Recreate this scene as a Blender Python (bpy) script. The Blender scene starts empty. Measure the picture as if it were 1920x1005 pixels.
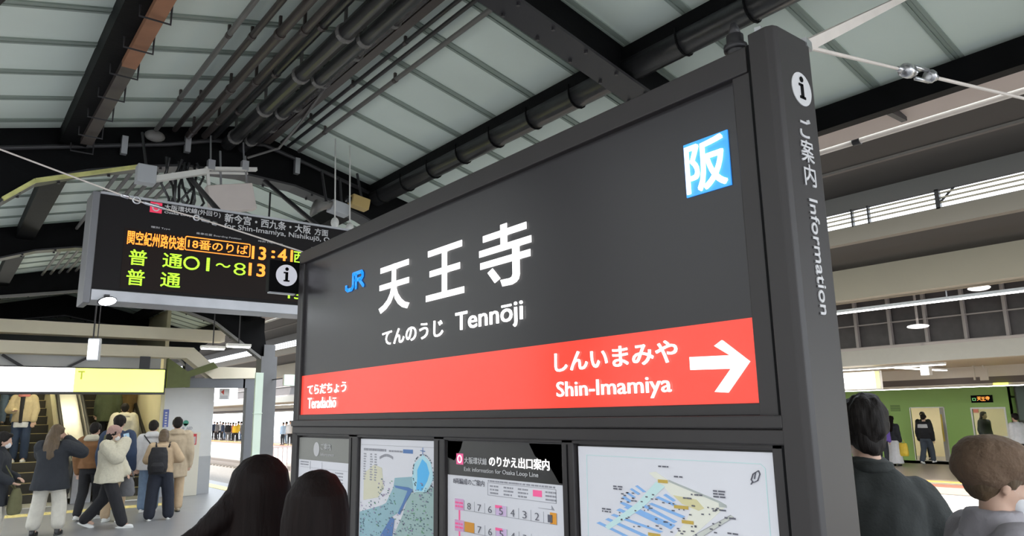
import bpy, bmesh, math, random
from mathutils import Vector, Matrix, noise

SC = bpy.context.scene
COL = SC.collection
R = math.radians

# ------------------------------------------------------------------ camera
EYE = 1.65
def make_camera():
    cd = bpy.data.cameras.new('camera')
    cd.sensor_width = 36.0
    cd.lens = 1360.0 / 1920.0 * 36.0
    cd.clip_end = 400
    cam = bpy.data.objects.new('camera', cd)
    COL.objects.link(cam)
    yaw, pitch, roll = R(38.3), R(11.4), R(1.0)
    fw = Vector((math.sin(yaw) * math.cos(pitch), math.cos(yaw) * math.cos(pitch), math.sin(pitch)))
    rt = Vector((math.cos(yaw), -math.sin(yaw), 0))
    up = rt.cross(fw)
    r2 = rt * math.cos(roll) - up * math.sin(roll)
    u2 = rt * math.sin(roll) + up * math.cos(roll)
    cam.matrix_world = Matrix(((r2.x, u2.x, -fw.x, 0), (r2.y, u2.y, -fw.y, 0), (r2.z, u2.z, -fw.z, EYE), (0, 0, 0, 1)))
    SC.camera = cam
make_camera()

# ------------------------------------------------------------------ sky, sun, exposure
SKY_STRENGTH = 3.6
SUN_STRENGTH = 7.0
LAMP = 1.0
w = bpy.data.worlds.new('sky')
SC.world = w
w.use_nodes = True
bg = w.node_tree.nodes['Background']
bg.inputs[0].default_value = (0.86, 0.93, 1.0, 1)
bg.inputs[1].default_value = SKY_STRENGTH
sd = bpy.data.lights.new('sun', 'SUN')
sd.energy = SUN_STRENGTH
sd.angle = R(1.5)
sd.color = (1.0, 0.95, 0.87)
sun = bpy.data.objects.new('sun', sd)
COL.objects.link(sun)
sun.rotation_euler = Vector((math.cos(R(27)) * 0.94, math.cos(R(27)) * 0.34, -math.sin(R(27)))).to_track_quat('-Z', 'Y').to_euler()
SC.view_settings.view_transform = 'Standard'
SC.view_settings.look = 'None'
SC.view_settings.exposure = 0.55
SC.view_settings.gamma = 1.0
SC.view_settings.use_curve_mapping = False

# ------------------------------------------------------------------ materials
MATS = {}
def mat(name, col, rough=0.6, metal=0.0, emit=None, es=1.0, var=0.0, vscale=6.0, bump=0.0, bscale=40.0, stretch=None, spec=0.5, coat=0.0):
    if name in MATS:
        return MATS[name]
    m = bpy.data.materials.new(name)
    m.use_nodes = True
    nt = m.node_tree
    b = nt.nodes['Principled BSDF']
    c = (col[0], col[1], col[2], 1)
    b.inputs['Base Color'].default_value = c
    b.inputs['Roughness'].default_value = rough
    b.inputs['Metallic'].default_value = metal
    b.inputs['Specular IOR Level'].default_value = spec
    b.inputs['Coat Weight'].default_value = coat
    b.inputs['Coat Roughness'].default_value = 0.12
    if emit:
        b.inputs['Emission Color'].default_value = (emit[0], emit[1], emit[2], 1)
        b.inputs['Emission Strength'].default_value = es
    if var or bump:
        tc = nt.nodes.new('ShaderNodeTexCoord')
        mp = nt.nodes.new('ShaderNodeMapping')
        if stretch:
            mp.inputs['Scale'].default_value = stretch
        nt.links.new(tc.outputs['Object'], mp.inputs[0])
    if var:
        n = nt.nodes.new('ShaderNodeTexNoise')
        n.inputs['Scale'].default_value = vscale
        n.inputs['Detail'].default_value = 5
        mx = nt.nodes.new('ShaderNodeMixRGB')
        mx.inputs[1].default_value = tuple(max(0, v * (1 - var)) for v in col) + (1,)
        mx.inputs[2].default_value = tuple(min(1, v * (1 + var)) for v in col) + (1,)
        nt.links.new(mp.outputs[0], n.inputs['Vector'])
        nt.links.new(n.outputs['Fac'], mx.inputs[0])
        nt.links.new(mx.outputs[0], b.inputs['Base Color'])
    if bump:
        n2 = nt.nodes.new('ShaderNodeTexNoise')
        n2.inputs['Scale'].default_value = bscale
        n2.inputs['Detail'].default_value = 4
        bp = nt.nodes.new('ShaderNodeBump')
        bp.inputs['Strength'].default_value = bump
        bp.inputs['Distance'].default_value = 0.01
        nt.links.new(mp.outputs[0], n2.inputs['Vector'])
        nt.links.new(n2.outputs['Fac'], bp.inputs['Height'])
        nt.links.new(bp.outputs[0], b.inputs['Normal'])
    MATS[name] = m
    return m

def led_mat(name, col, es):
    m = mat(name, (0.02, 0.02, 0.02), 0.5, emit=col, es=es)
    nt = m.node_tree
    tc = nt.nodes.new('ShaderNodeTexCoord')
    sp = nt.nodes.new('ShaderNodeSeparateXYZ')
    nt.links.new(tc.outputs['Object'], sp.inputs[0])
    m1 = nt.nodes.new('ShaderNodeMath'); m1.operation = 'MULTIPLY'; m1.inputs[1].default_value = 2 * math.pi / 0.0125
    s1 = nt.nodes.new('ShaderNodeMath'); s1.operation = 'SINE'
    r1 = nt.nodes.new('ShaderNodeMapRange'); r1.inputs[1].default_value = -1; r1.inputs[3].default_value = es * 0.55; r1.inputs[4].default_value = es * 1.25
    nt.links.new(sp.outputs['Z'], m1.inputs[0]); nt.links.new(m1.outputs[0], s1.inputs[0])
    nt.links.new(s1.outputs[0], r1.inputs[0]); nt.links.new(r1.outputs[0], nt.nodes['Principled BSDF'].inputs['Emission Strength'])
    return m

# ------------------------------------------------------------------ object helpers
def root_matrix(parent):
    r = parent
    while r.parent:
        r = r.parent
    return r.matrix_basis.copy()

def tag(o, label=None, cat=None, group=None, kind=None):
    if label: o['label'] = label
    if cat: o['category'] = cat
    if group: o['group'] = group
    if kind: o['kind'] = kind
    return o

def thing(name, label, cat, loc=(0, 0, 0), az=0.0, scale=1.0, group=None):
    o = bpy.data.objects.new(name, None)
    COL.objects.link(o)
    o.empty_display_size = 0.1
    o.location = loc
    o.rotation_euler = (0, 0, -R(az))
    o.scale = (scale,) * 3
    return tag(o, label, cat, group)

def finish(name, me, m, parent=None, smooth=False, local=False):
    """link a mesh; vertices are in world space unless local (then in the root's space)"""
    if m is not None and not me.materials:
        me.materials.append(m)
    o = bpy.data.objects.new(name, me)
    COL.objects.link(o)
    if parent:
        if not local:
            me.transform(root_matrix(parent).inverted())
        o.parent = parent
    elif not local:
        co = [v.co for v in me.vertices]
        if co:
            c = Vector(((min(v.x for v in co) + max(v.x for v in co)) / 2, (min(v.y for v in co) + max(v.y for v in co)) / 2, min(v.z for v in co)))
            me.transform(Matrix.Translation(-c))
            o.location = c
    if smooth:
        for p in me.polygons:
            p.use_smooth = True
    return o

class MB:
    def __init__(s):
        s.v = []; s.f = []
    def add(s, vs, fs):
        n = len(s.v)
        s.v += [tuple(v) for v in vs]
        s.f += [tuple(i + n for i in f) for f in fs]
        return s
    def box(s, x0, x1, y0, y1, z0, z1):
        vs = [(x, y, z) for z in (z0, z1) for y in (y0, y1) for x in (x0, x1)]
        return s.add(vs, [(0, 2, 3, 1), (4, 5, 7, 6), (0, 1, 5, 4), (2, 6, 7, 3), (0, 4, 6, 2), (1, 3, 7, 5)])
    def obox(s, c, ax, ay, az, hx, hy, hz):
        c, ax, ay, az = Vector(c), Vector(ax).normalized(), Vector(ay).normalized(), Vector(az).normalized()
        vs = [c + ax * (i * hx) + ay * (j * hy) + az * (k * hz) for k in (-1, 1) for j in (-1, 1) for i in (-1, 1)]
        return s.add(vs, [(0, 2, 3, 1), (4, 5, 7, 6), (0, 1, 5, 4), (2, 6, 7, 3), (0, 4, 6, 2), (1, 3, 7, 5)])
    def bar(s, p, q, wd, ht, up=(0, 0, 1)):
        p, q = Vector(p), Vector(q)
        d = (q - p); L = d.length; d.normalize()
        sx = d.cross(Vector(up)); 
        if sx.length < 1e-5: sx = d.cross(Vector((1, 0, 0)))
        sx.normalize(); u = sx.cross(d)
        return s.obox((p + q) / 2, sx, d, u, wd / 2, L / 2, ht / 2)
    def prism(s, pts, axis, a, b):
        def mk(p, t):
            return {'X': (t, p[0], p[1]), 'Y': (p[0], t, p[1]), 'Z': (p[0], p[1], t)}[axis]
        n = len(pts)
        vs = [mk(p, a) for p in pts] + [mk(p, b) for p in pts]
        return s.add(vs, [tuple(range(n - 1, -1, -1)), tuple(range(n, 2 * n))] + [(i, (i + 1) % n, n + (i + 1) % n, n + i) for i in range(n)])
    def tube(s, pts, r, seg=8, close=True):
        pts = [Vector(p) for p in pts]
        rs = r if isinstance(r, (list, tuple)) else [r] * len(pts)
        vs = []; fs = []
        n = len(pts)
        prev = None
        for i, p in enumerate(pts):
            d = (pts[min(i + 1, n - 1)] - pts[max(i - 1, 0)]).normalized()
            a = prev if prev is not None else (Vector((0, 0, 1)) if abs(d.z) < 0.9 else Vector((1, 0, 0)))
            a = (a - d * a.dot(d))
            if a.length < 1e-6: a = d.orthogonal()
            a.normalize(); prev = a
            b = d.cross(a)
            for k in range(seg):
                t = 2 * math.pi * k / seg
                vs.append(p + (a * math.cos(t) + b * math.sin(t)) * rs[i])
        for i in range(n - 1):
            for k in range(seg):
                k2 = (k + 1) % seg
                fs.append((i * seg + k, i * seg + k2, (i + 1) * seg + k2, (i + 1) * seg + k))
        if close:
            fs.append(tuple(range(seg - 1, -1, -1))); fs.append(tuple((n - 1) * seg + k for k in range(seg)))
        return s.add(vs, fs)
    def cyl(s, p, q, r, seg=12):
        return s.tube([p, q], r, seg)
    def ellipsoid(s, c, rad, rot=None, seg=14, rings=8):
        c = Vector(c); M = rot or Matrix.Identity(3)
        vs = [c + M @ Vector((0, 0, -rad[2]))]
        for i in range(1, rings):
            ph = -math.pi / 2 + math.pi * i / rings
            for k in range(seg):
                t = 2 * math.pi * k / seg
                vs.append(c + M @ Vector((rad[0] * math.cos(ph) * math.cos(t), rad[1] * math.cos(ph) * math.sin(t), rad[2] * math.sin(ph))))
        vs.append(c + M @ Vector((0, 0, rad[2])))
        fs = []
        for k in range(seg):
            fs.append((0, 1 + (k + 1) % seg, 1 + k))
            e = len(vs) - 1; o = 1 + (rings - 2) * seg
            fs.append((e, o + k, o + (k + 1) % seg))
        for i in range(rings - 2):
            for k in range(seg):
                k2 = (k + 1) % seg
                fs.append((1 + i * seg + k, 1 + i * seg + k2, 1 + (i + 1) * seg + k2, 1 + (i + 1) * seg + k))
        return s.add(vs, fs)
    def capsule(s, p, q, r0, r1, seg=12):
        p, q = Vector(p), Vector(q)
        d = (q - p)
        L = d.length
        d = d.normalized() if L > 1e-6 else Vector((0, 0, 1))
        pts = []; rs = []
        for a in (-80, -50, -22):
            pts.append(p + d * (r0 * math.sin(R(a)))); rs.append(r0 * math.cos(R(a)))
        pts.append(p); rs.append(r0); pts.append(q); rs.append(r1)
        for a in (22, 50, 80):
            pts.append(q + d * (r1 * math.sin(R(a)))); rs.append(r1 * math.cos(R(a)))
        return s.tube(pts, rs, seg)
    def loft(s, rings, seg=20):
        """rings: (centre, rx, ry[, xaxis, yaxis]) joined and capped"""
        vs = []; fs = []
        for g in rings:
            c = Vector(g[0])
            ax = Vector(g[3]) if len(g) > 3 else Vector((1, 0, 0))
            ay = Vector(g[4]) if len(g) > 4 else Vector((0, 1, 0))
            for k in range(seg):
                t = 2 * math.pi * k / seg
                vs.append(c + ax * (g[1] * math.cos(t)) + ay * (g[2] * math.sin(t)))
        n = len(rings)
        for i in range(n - 1):
            for k in range(seg):
                k2 = (k + 1) % seg
                fs.append((i * seg + k, i * seg + k2, (i + 1) * seg + k2, (i + 1) * seg + k))
        fs.append(tuple(range(seg - 1, -1, -1))); fs.append(tuple((n - 1) * seg + k for k in range(seg)))
        return s.add(vs, fs)
    def mesh(s, name='m'):
        me = bpy.data.meshes.new(name)
        me.from_pydata(s.v, [], s.f)
        bm = bmesh.new(); bm.from_mesh(me)
        bmesh.ops.recalc_face_normals(bm, faces=bm.faces)
        bm.to_mesh(me); bm.free()
        me.update()
        return me
    def build(s, name, m, parent=None, smooth=False, local=False, bevel=0.0):
        me = s.mesh(name)
        if bevel:
            bm = bmesh.new(); bm.from_mesh(me)
            bmesh.ops.remove_doubles(bm, verts=bm.verts, dist=1e-5)
            es = [e for e in bm.edges if len(e.link_faces) == 2 and e.calc_face_angle(0) > 0.5]
            bmesh.ops.bevel(bm, geom=es, offset=bevel, segments=2, profile=0.5, affect='EDGES')
            bm.to_mesh(me); bm.free()
        return finish(name, me, m, parent, smooth, local)

def struct(name, mb, m, parent=None, **k):
    o = mb.build(name, m, parent, **k)
    if not parent: o['kind'] = 'structure'
    return o

def blob(name, mb, m, parent, voxel=0.015, smooth=4, fold=0.0, fscale=9.0, local=True, fstretch=(1, 1, 1), seed=0):
    """fuse the overlapping volumes into ONE continuous surface, smooth it and crease it"""
    me = mb.mesh(name)
    o = bpy.data.objects.new('tmp', me)
    COL.objects.link(o)
    md = o.modifiers.new('r', 'REMESH'); md.mode = 'VOXEL'; md.voxel_size = voxel
    if smooth:
        ms = o.modifiers.new('s', 'SMOOTH'); ms.factor = 0.5; ms.iterations = smooth
    dg = bpy.context.evaluated_depsgraph_get()
    me2 = bpy.data.meshes.new_from_object(o.evaluated_get(dg))
    bpy.data.objects.remove(o); bpy.data.meshes.remove(me)
    me2.name = name
    if fold:
        nrm = [v.normal.copy() for v in me2.vertices]
        for v, n in zip(me2.vertices, nrm):
            q = Vector((v.co.x * fstretch[0], v.co.y * fstretch[1], v.co.z * fstretch[2])) * fscale + Vector((seed * 7.3, seed * 3.1, seed))
            v.co += n * (fold * (noise.noise(q) + 0.5 * noise.noise(q * 2.3)))
    me2.materials.clear()
    return finish(name, me2, m, parent, True, local)

def ink(body, off=0.0):
    cu = bpy.data.curves.new('t', 'FONT')
    cu.body = body; cu.size = 1.0; cu.offset = min(off, 0); cu.extrude = 0.01; cu.resolution_u = 3
    o = bpy.data.objects.new('t', cu)
    COL.objects.link(o)
    me = bpy.data.meshes.new_from_object(o.evaluated_get(bpy.context.evaluated_depsgraph_get()))
    bpy.data.objects.remove(o); bpy.data.curves.remove(cu)
    return me
def text(name, body, org, right, up, wd, ht, m, parent, off=0.0, depth=0.002):
    """flat lettering, inked box wd x ht with its lower left corner at org"""
    plain = body.replace('\u014d', 'o')
    me = ink(plain, off)
    if plain != body:                 # long vowel bars
        i = body.index('\u014d')
        mo, mp = ink('o'), ink(plain[:i + 1])
        ox = [v.co.x for v in mo.vertices]; oh = max(v.co.y for v in mo.vertices)
        xr = max(v.co.x for v in mp.vertices); wo = max(ox) - min(ox)
        bpy.data.meshes.remove(mo); bpy.data.meshes.remove(mp)
        bm = bmesh.new(); bm.from_mesh(me)
        c = bmesh.ops.create_cube(bm, size=1.0)
        for v in c['verts']:
            v.co = Vector((xr - wo * .5 + v.co.x * wo * .82, oh * 1.24 + v.co.y * oh * .13, .01 if v.co.z > 0 else -.01))
        bm.to_mesh(me); bm.free()
    xs = [v.co.x for v in me.vertices]; ys = [v.co.y for v in me.vertices]
    x0, x1, y0, y1 = min(xs), max(xs), min(ys), max(ys)
    org, right, up = Vector(org), Vector(right).normalized(), Vector(up).normalized()
    nr = right.cross(up)
    for v in me.vertices:
        a = (v.co.x - x0) / max(x1 - x0, 1e-6) * wd
        b = (v.co.y - y0) / max(y1 - y0, 1e-6) * ht
        v.co = org + right * a + up * b + nr * (depth if v.co.z > 0 else 0)
    me.materials.clear()
    if off > 0:                       # bolder weight: the outline stamped again, slightly shifted
        n = len(body)
        ex = off * .8 * wd / max(x1 - x0, 1e-6); ez = off * .8 * ht / max(y1 - y0, 1e-6)
        bm = bmesh.new()
        for i, (dx, dz) in enumerate(((-ex, -ez), (ex, -ez), (-ex, ez), (ex, ez), (0, 0))):
            k0 = len(bm.verts)
            bm.from_mesh(me); bm.verts.ensure_lookup_table()
            for v in bm.verts[k0:]: v.co += right * dx + up * dz + nr * (depth * .12 * i)
        bm.to_mesh(me); bm.free()
    return finish(name, me, m, parent)

# ------------------------------------------------------------------ palette
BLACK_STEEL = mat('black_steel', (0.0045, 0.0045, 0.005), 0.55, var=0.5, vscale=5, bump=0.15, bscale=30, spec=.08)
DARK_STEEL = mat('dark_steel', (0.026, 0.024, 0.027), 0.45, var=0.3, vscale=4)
SHEET = mat('roof_sheet', (0.68, 0.76, 0.70), 0.75, var=0.09, vscale=1.3, bump=0.05, bscale=3)
SHEET_RIB = mat('roof_rib', (0.28, 0.33, 0.29), 0.7)
GREYPIPE = mat('grey_pipe', (0.17, 0.162, 0.155), 0.45, var=0.25, vscale=8)
BROWNPIPE = mat('brown_pipe', (0.055, 0.042, 0.038), 0.4, var=0.4, vscale=6)
BLACKPIPE = mat('black_pipe', (0.03, 0.03, 0.032), 0.28, var=0.4, vscale=7, bump=0.2, bscale=25)
RUST = mat('rust_cover', (0.30, 0.14, 0.075), 0.7, var=0.35, vscale=5)
WHITEPAINT = mat('white_paint', (0.72, 0.70, 0.66), 0.5, var=0.08)
LITYELLOW = mat('lit_yellow_edge', (0.62, 0.60, 0.22), 0.6, var=0.5, vscale=9)  # yellow light on a flange edge, put into the colour
BEIGE = mat('beige_concrete', (0.74, 0.67, 0.53), 0.75, var=0.10, vscale=2)
GREYWALL = mat('grey_panel', (0.42, 0.43, 0.45), 0.6, var=0.06)
SIGNFRAME = mat('sign_frame', (0.027, 0.023, 0.0235), 0.45, var=0.12, vscale=3)
SIGNPANEL = mat('sign_panel', (0.015, 0.014, 0.016), 0.30, var=0.05, vscale=3, emit=(0.5, 0.48, 0.52), es=0.014)
SIGNRED = mat('sign_red', (0.55, 0.035, 0.025), 0.2, emit=(1.0, 0.070, 0.042), es=0.52)
LIT = mat('lit_white', (0.8, 0.8, 0.8), 0.4, emit=(1.0, 0.99, 0.97), es=1.0)
LITBLUE = mat('lit_blue', (0.02, 0.2, 0.7), 0.4, emit=(0.01, 0.28, 0.92), es=0.65)
LITBLUE2 = mat('lit_square_blue', (0.05, 0.3, 0.7), 0.4, emit=(0.03, 0.27, 0.80), es=0.58)
PRINT = mat('print_grey', (0.60, 0.59, 0.60), 0.5)
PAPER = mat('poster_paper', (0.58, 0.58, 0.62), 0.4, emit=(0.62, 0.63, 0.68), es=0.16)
CHROME = mat('steel', (0.60, 0.60, 0.62), 0.28, metal=0.9, var=0.15)
ALU = mat('aluminium', (0.42, 0.42, 0.44), 0.38, metal=0.6, var=0.2)
TUBE = mat('fluorescent_tube', (0.9, 0.9, 0.9), 0.5, emit=(1.0, 0.98, 0.94), es=9.0)
BOARD = mat('board_face', (0.010, 0.008, 0.0085), 0.45, spec=.15)
LEDGLASS = mat('board_display', (0.016, 0.009, 0.007), 0.4, spec=.12, var=0.3, vscale=2)
ORANGE = led_mat('led_orange', (1.0, 0.26, 0.02), 1.7)
YELLOWLED = led_mat('led_yellow', (1.0, 0.62, 0.03), 1.6)
GREENLED = led_mat('led_green', (0.42, 0.95, 0.02), 1.25)
PINKPIPE = mat('pale_gutter', (0.70, 0.63, 0.58), 0.5, var=0.12)
SKIN = mat('skin', (0.62, 0.40, 0.30), 0.5, var=0.08, vscale=12)
FLOOR = mat('platform_floor', (0.25, 0.25, 0.26), 0.35, var=0.12, vscale=3)

# ================================================================== ROOF AND FLOOR
RX, RZ, SL = 2.2, EYE + 2.95, 0.25          # ridge line and pitch
def sheet_z(x): return RZ - SL * abs(x - RX)
Y0, Y1 = -9.0, 26.0
EL, ER = -1.1, 5.55                           # eaves
mb = MB()
mb.prism([(EL, sheet_z(EL)), (RX, RZ), (ER, sheet_z(ER)), (ER, sheet_z(ER) + .06), (RX, RZ + .06), (EL, sheet_z(EL) + .06)], 'Y', Y0, Y1)
ceiling = struct('ceiling', mb, SHEET)
mb = MB()
y = 4.30 - 0.535 * 24
while y < Y1 - .1:
    for x0, x1 in ((EL + .02, RX), (RX, ER - .02)):
        for dy, h in ((-0.026, .012), (0.0, .006), (0.026, .012)):
            mb.bar((x0, y + dy, sheet_z(x0) - h / 2), (x1, y + dy, sheet_z(x1) - h / 2), 0.022, h)
    y += 0.535
mb.build('ceiling_joint', SHEET_RIB, ceiling)

mb = MB(); mb.box(-2.2, 6.3, -9, 34, -0.25, 0.0)
struct('floor', mb, FLOOR)
mb = MB(); mb.box(-2.2, 6.25, -9, 34, -1.35, -0.25)
struct('wall_platform_side', mb, mat('platform_concrete', (0.5, 0.48, 0.45), 0.85, var=0.15))
mb = MB(); mb.box(-30, 60, -30, 120, -1.6, -1.35)
struct('floor_track_bed', mb, mat('ballast', (0.30, 0.28, 0.26), 0.95, var=0.25, vscale=9, bump=0.6, bscale=14))
mb = MB(); mb.box(-13, -12, -30, 90, -1.35, 12)  # unseen wall added to keep the low sun off the platform
struct('wall_sun_block', mb, mat('sun_block_grey', (0.45, 0.44, 0.42), 0.8, var=0.1))
# tactile strip in front of the escalators
mb = MB()
mb.box(0.2, 4.0, 16.1, 16.55, 0, .006); mb.box(5.65, 5.95, -8, 33, 0, .006)
for i in range(38):
    for j in range(3):
        mb.cyl((0.25 + i * .1, 16.25 + j * .1, .006), (0.25 + i * .1, 16.25 + j * .1, .011), .022, 6)
tag(mb.build('tactile_strip', mat('tactile_yellow', (0.72, 0.60, 0.24), 0.6, var=0.2)), 'yellow tactile paving strip on the floor before the escalators and along the platform edge', 'paving')

# ---- steel portal frames
ORD = ['nearest', 'second', 'third', 'fourth']
def portal(Y, prof, xl, xr, label, grey=False):
    t = thing('roof_frame', label, 'roof beam', (RX, Y, 0))
    for sgn, xp, nm in ((-1, xl, 'left'), (1, xr, 'right')):
        hw = abs(xp - RX)
        pts = [(RX, RZ)] + [(RX + sgn * d, z) for d, z in prof if d < hw - .01]
        xo = RX + sgn * (hw)
        xe = EL + .1 if sgn < 0 else ER - .1
        low = []
        top = [(RX, RZ), (xe, sheet_z(xe))]
        bot = [(xe, sheet_z(xe) - .2), (xo + sgn * .28, sheet_z(xo + sgn * .28) - .3)]
        if abs(xe - RX) < hw + .3: bot = [(xe, sheet_z(xe) - .3)]
        bot += [(xo, prof[-1][1])]
        bot += [(RX + sgn * d, z) for d, z in reversed(prof) if d < hw - .01]
        m = MB(); m.prism(top + bot, 'Y', Y - .05, Y + .05)
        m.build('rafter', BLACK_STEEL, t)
        fl = MB()
        path = [(RX + sgn * d, z) for d, z in prof if d < hw - .01] + [(xo, prof[-1][1])]
        for a, b in zip(path, path[1:]):
            fl.bar((a[0], Y, a[1]), (b[0], Y, b[1]), .22, .022)
        f = fl.build('flange', DARK_STEEL, t)
        bo = MB()
        for a, b in zip(path, path[1:]):
            n = max(1, int((Vector(b) - Vector(a)).length / .28))
            for i in range(n):
                p = Vector(a).lerp(Vector(b), (i + .5) / n)
                for dy in (-.08, .08):
                    bo.cyl((p.x, Y + dy, p.y - .03), (p.x, Y + dy, p.y), .013, 6)
        bo.build('bolt', DARK_STEEL, f)
        po = MB()
        po.box(xp - .12, xp + .12, Y - .15, Y - .13, 0, prof[-1][1] + .3); po.box(xp - .12, xp + .12, Y + .13, Y + .15, 0, prof[-1][1] + .3)
        po.box(xp - .012, xp + .012, Y - .13, Y + .13, 0, prof[-1][1] + .3)
        if grey: po.box(xp - .17, xp + .17, Y - .16, Y + .16, 0, prof[-1][1] + .05)
        po.build('post', mat('post_paint', (.13, .13, .135), .5, var=.1) if grey else DARK_STEEL, t)
    return t
portal(3.31, [(0, 4.32), (1.75, 3.885), (2.0, 3.65), (2.25, 3.2)], -.1, 4.55, 'black steel roof beam above the station name sign, nearest of the roof frames')
p2 = portal(7.25, [(0, 4.08), (0.55, 4.05), (.95, 3.96), (1.35, 3.84), (1.72, 3.68), (1.93, 3.48), (2.2, 3.1)], -.05, 4.6, 'broad black arched roof frame spanning behind the departure board')
mb = MB()  # lit edge of the flange drawn as a separate yellow strip
mb.bar((RX - 1.93, 7.13, 3.47), (RX - 1.72, 7.13, 3.67), .05, .03); mb.bar((RX - 1.72, 7.13, 3.67), (RX - .95, 7.13, 3.95), .05, .03)
y_edge = mb.build('lit_edge', LITYELLOW, p2); y_edge['label'] = 'painted flange edge, its yellow light put into the colour'
portal(11.4, [(0, 4.08), (0.9, 4.0), (1.35, 3.9), (1.9, 3.68), (2.2, 3.3)], -.2, 4.75, 'black roof frame seen left of the departure board, behind the arched frame')
portal(15.6, [(0, 4.10), (1.5, 3.84), (2.2, 3.62), (3.2, 2.9)], -1.15, 5.55, 'far black roof frame below the departure board with sloping knee to a post', True)
portal(19.8, [(0, 4.10), (1.5, 3.84), (2.2, 3.62), (3.2, 2.9)], -1.15, 5.05, 'farthest dark roof frame above the beige beams')
portal(-4.2, [(0, 4.32), (1.75, 3.885), (2.0, 3.65), (2.25, 3.2)], -.4, 4.8, 'black steel roof frame behind the viewpoint')
mb = MB()  # grey bars along the lower edge of the far frame
mb.bar((RX + 1.5, 15.47, 3.83), (RX + 2.2, 15.47, 3.61), .03, .05); mb.bar((RX + 2.2, 15.47, 3.61), (RX + 3.2, 15.47, 2.9), .03, .05)
mb.bar((RX + .2, 15.47, 4.09), (RX + 1.5, 15.47, 3.83), .03, .05); mb.bar((RX - 1.5, 15.47, 3.83), (RX, 15.47, 4.09), .03, .05)
tag(mb.build('edge_strip', GREYPIPE), 'grey strip following the underside of the far roof frame', 'pipe')
# pale lit strip column before the far post
mb = MB(); mb.box(5.26, 5.42, 15.38, 15.44, 0, 2.6)
for z in (.9, 1.75): mb.box(5.25, 5.43, 15.37, 15.45, z, z + .02)
tag(mb.build('column_cover', mat('pale_green', (0.60, 0.70, 0.60), 0.5)), 'pale green cover strip on the edge of the grey far post', 'cover')

# ---- purlins (beams along the track)
def purlin(x, label, wd=.2, dp=.17, cover=None):
    t = thing('roof_purlin', label, 'roof beam', (x, 8, sheet_z(x) - dp))
    m = MB(); z1 = sheet_z(x) - .02; m.box(x - wd / 2, x + wd / 2, Y0, Y1, z1 - dp, z1)
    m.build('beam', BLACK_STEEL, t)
    return t, z1 - dp
t, zb = purlin(3.70, 'black purlin beam with a strapped cable duct, running right of the ceiling middle')
mb = MB(); mb.cyl((3.68, Y0, zb + .03), (3.68, 7.1, zb + .03), .092, 16); mb.build('cable_duct', BLACKPIPE, t, smooth=True)
y = 1.2
while y < 7:
    mb = MB(); pts = [(3.68 + .097 * math.cos(a), y, zb + .03 + .097 * math.sin(a)) for a in [math.pi * (1 + k / 8) for k in range(9)]]
    mb.tube([(3.583, y, zb + .1)] + pts + [(3.777, y, zb + .1)], .007, 6); mb.build('strap', BLACK_STEEL, t)
    y += .52
t, zb = purlin(0.72, 'black purlin beam with a rusty brown cover strip at the upper left')
mb = MB(); mb.box(.75, .84, Y0, 5.15, zb - .05, zb - .002); mb.build('cover_strip', RUST, t)
mb = MB(); mb.box(.75, .84, 5.15, 6.9, zb - .05, zb - .002); mb.build('cover_strip', BROWNPIPE, t)
for k in range(7):
    y = 4.35 + k * .45
    mb = MB(); mb.tube([(.70, y, zb - .005), (.70, y, zb - .075), (.87, y, zb - .075), (.87, y, zb + .06)], .007, 6); mb.build('bracket', DARK_STEEL, t)
t, zb = purlin(5.05, 'dark eave beam along the right edge of the canopy', .10, .18)
t, zb = purlin(-.65, 'dark eave beam along the left edge of the canopy', .16, .22)

mb = MB(); mb.prism([(5.14, sheet_z(5.14) - .04), (5.55, sheet_z(5.55) - .012), (5.55, sheet_z(5.55) - .002), (5.14, sheet_z(5.14) - .005)], 'Y', Y0, Y1)  # extra panel, pink light on the roof sheet put into its colour
sf = struct('trim_9', mb, mat('eave_pink_light', (.62, .51, .46), .7, var=.08, vscale=3))
mb = MB()
for k in range(26): mb.box(5.13, 5.46, Y0 + .35 + k * 1.35, Y0 + .39 + k * 1.35, sheet_z(5.5) - .04, sheet_z(5.5) + .05)
mb.build('trim_joist', DARK_STEEL, sf)['kind'] = 'structure'
t = thing('gutter_pipe', 'long pale pipe running below the right edge of the canopy', 'pipe', (5.52, 5, EYE + 2.09))
mb = MB(); mb.cyl((5.60, Y0, EYE + 2.100), (5.60, Y1, EYE + 2.100), .026, 12); mb.build('tube', PINKPIPE, t, smooth=True)
for k in range(20):
    mb = MB(); y = Y0 + .8 + k * 1.35; mb.cyl((5.60, y - .03, EYE + 2.10), (5.60, y + .03, EYE + 2.10), .033, 12); mb.bar((5.60, y, EYE + 2.10), (5.52, y, EYE + 2.14), .03, .03, (0, 1, 0)); mb.build('clamp', DARK_STEEL, t)
# ---- pipes along the ridge
def pipe(x, drop, r, m, label, y0=-8.5, y1=7.05, clamps=0, box=None):
    z = sheet_z(x) - drop
    t = thing('conduit_pipe', label, 'pipe', (x, y1, z), group=None)
    b = MB(); b.cyl((x, y0, z), (x, y1, z), r, 12); b.build('tube', m, t, smooth=True)
    yy = 3.6
    while clamps and yy < y1:
        c = MB(); c.cyl((x, yy - .02, z), (x, yy + .02, z), r * 1.16, 12); c.bar((x, yy, z), (x, yy, sheet_z(x)), .02, .02, (0, 1, 0)); c.build('clamp', GREYPIPE if r > .04 else BROWNPIPE, t)
        yy += clamps
    return t
pipe(1.36, .08, .020, GREYPIPE, 'thin grey pipe, leftmost of the ridge bundle', clamps=1.3)
pipe(1.52, .08, .024, BROWNPIPE, 'slim brown pipe, second from the left of the ridge bundle', clamps=1.3)
pipe(1.65, .14, .034, BROWNPIPE, 'brown pipe, third from the left of the ridge bundle', clamps=1.1)
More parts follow.
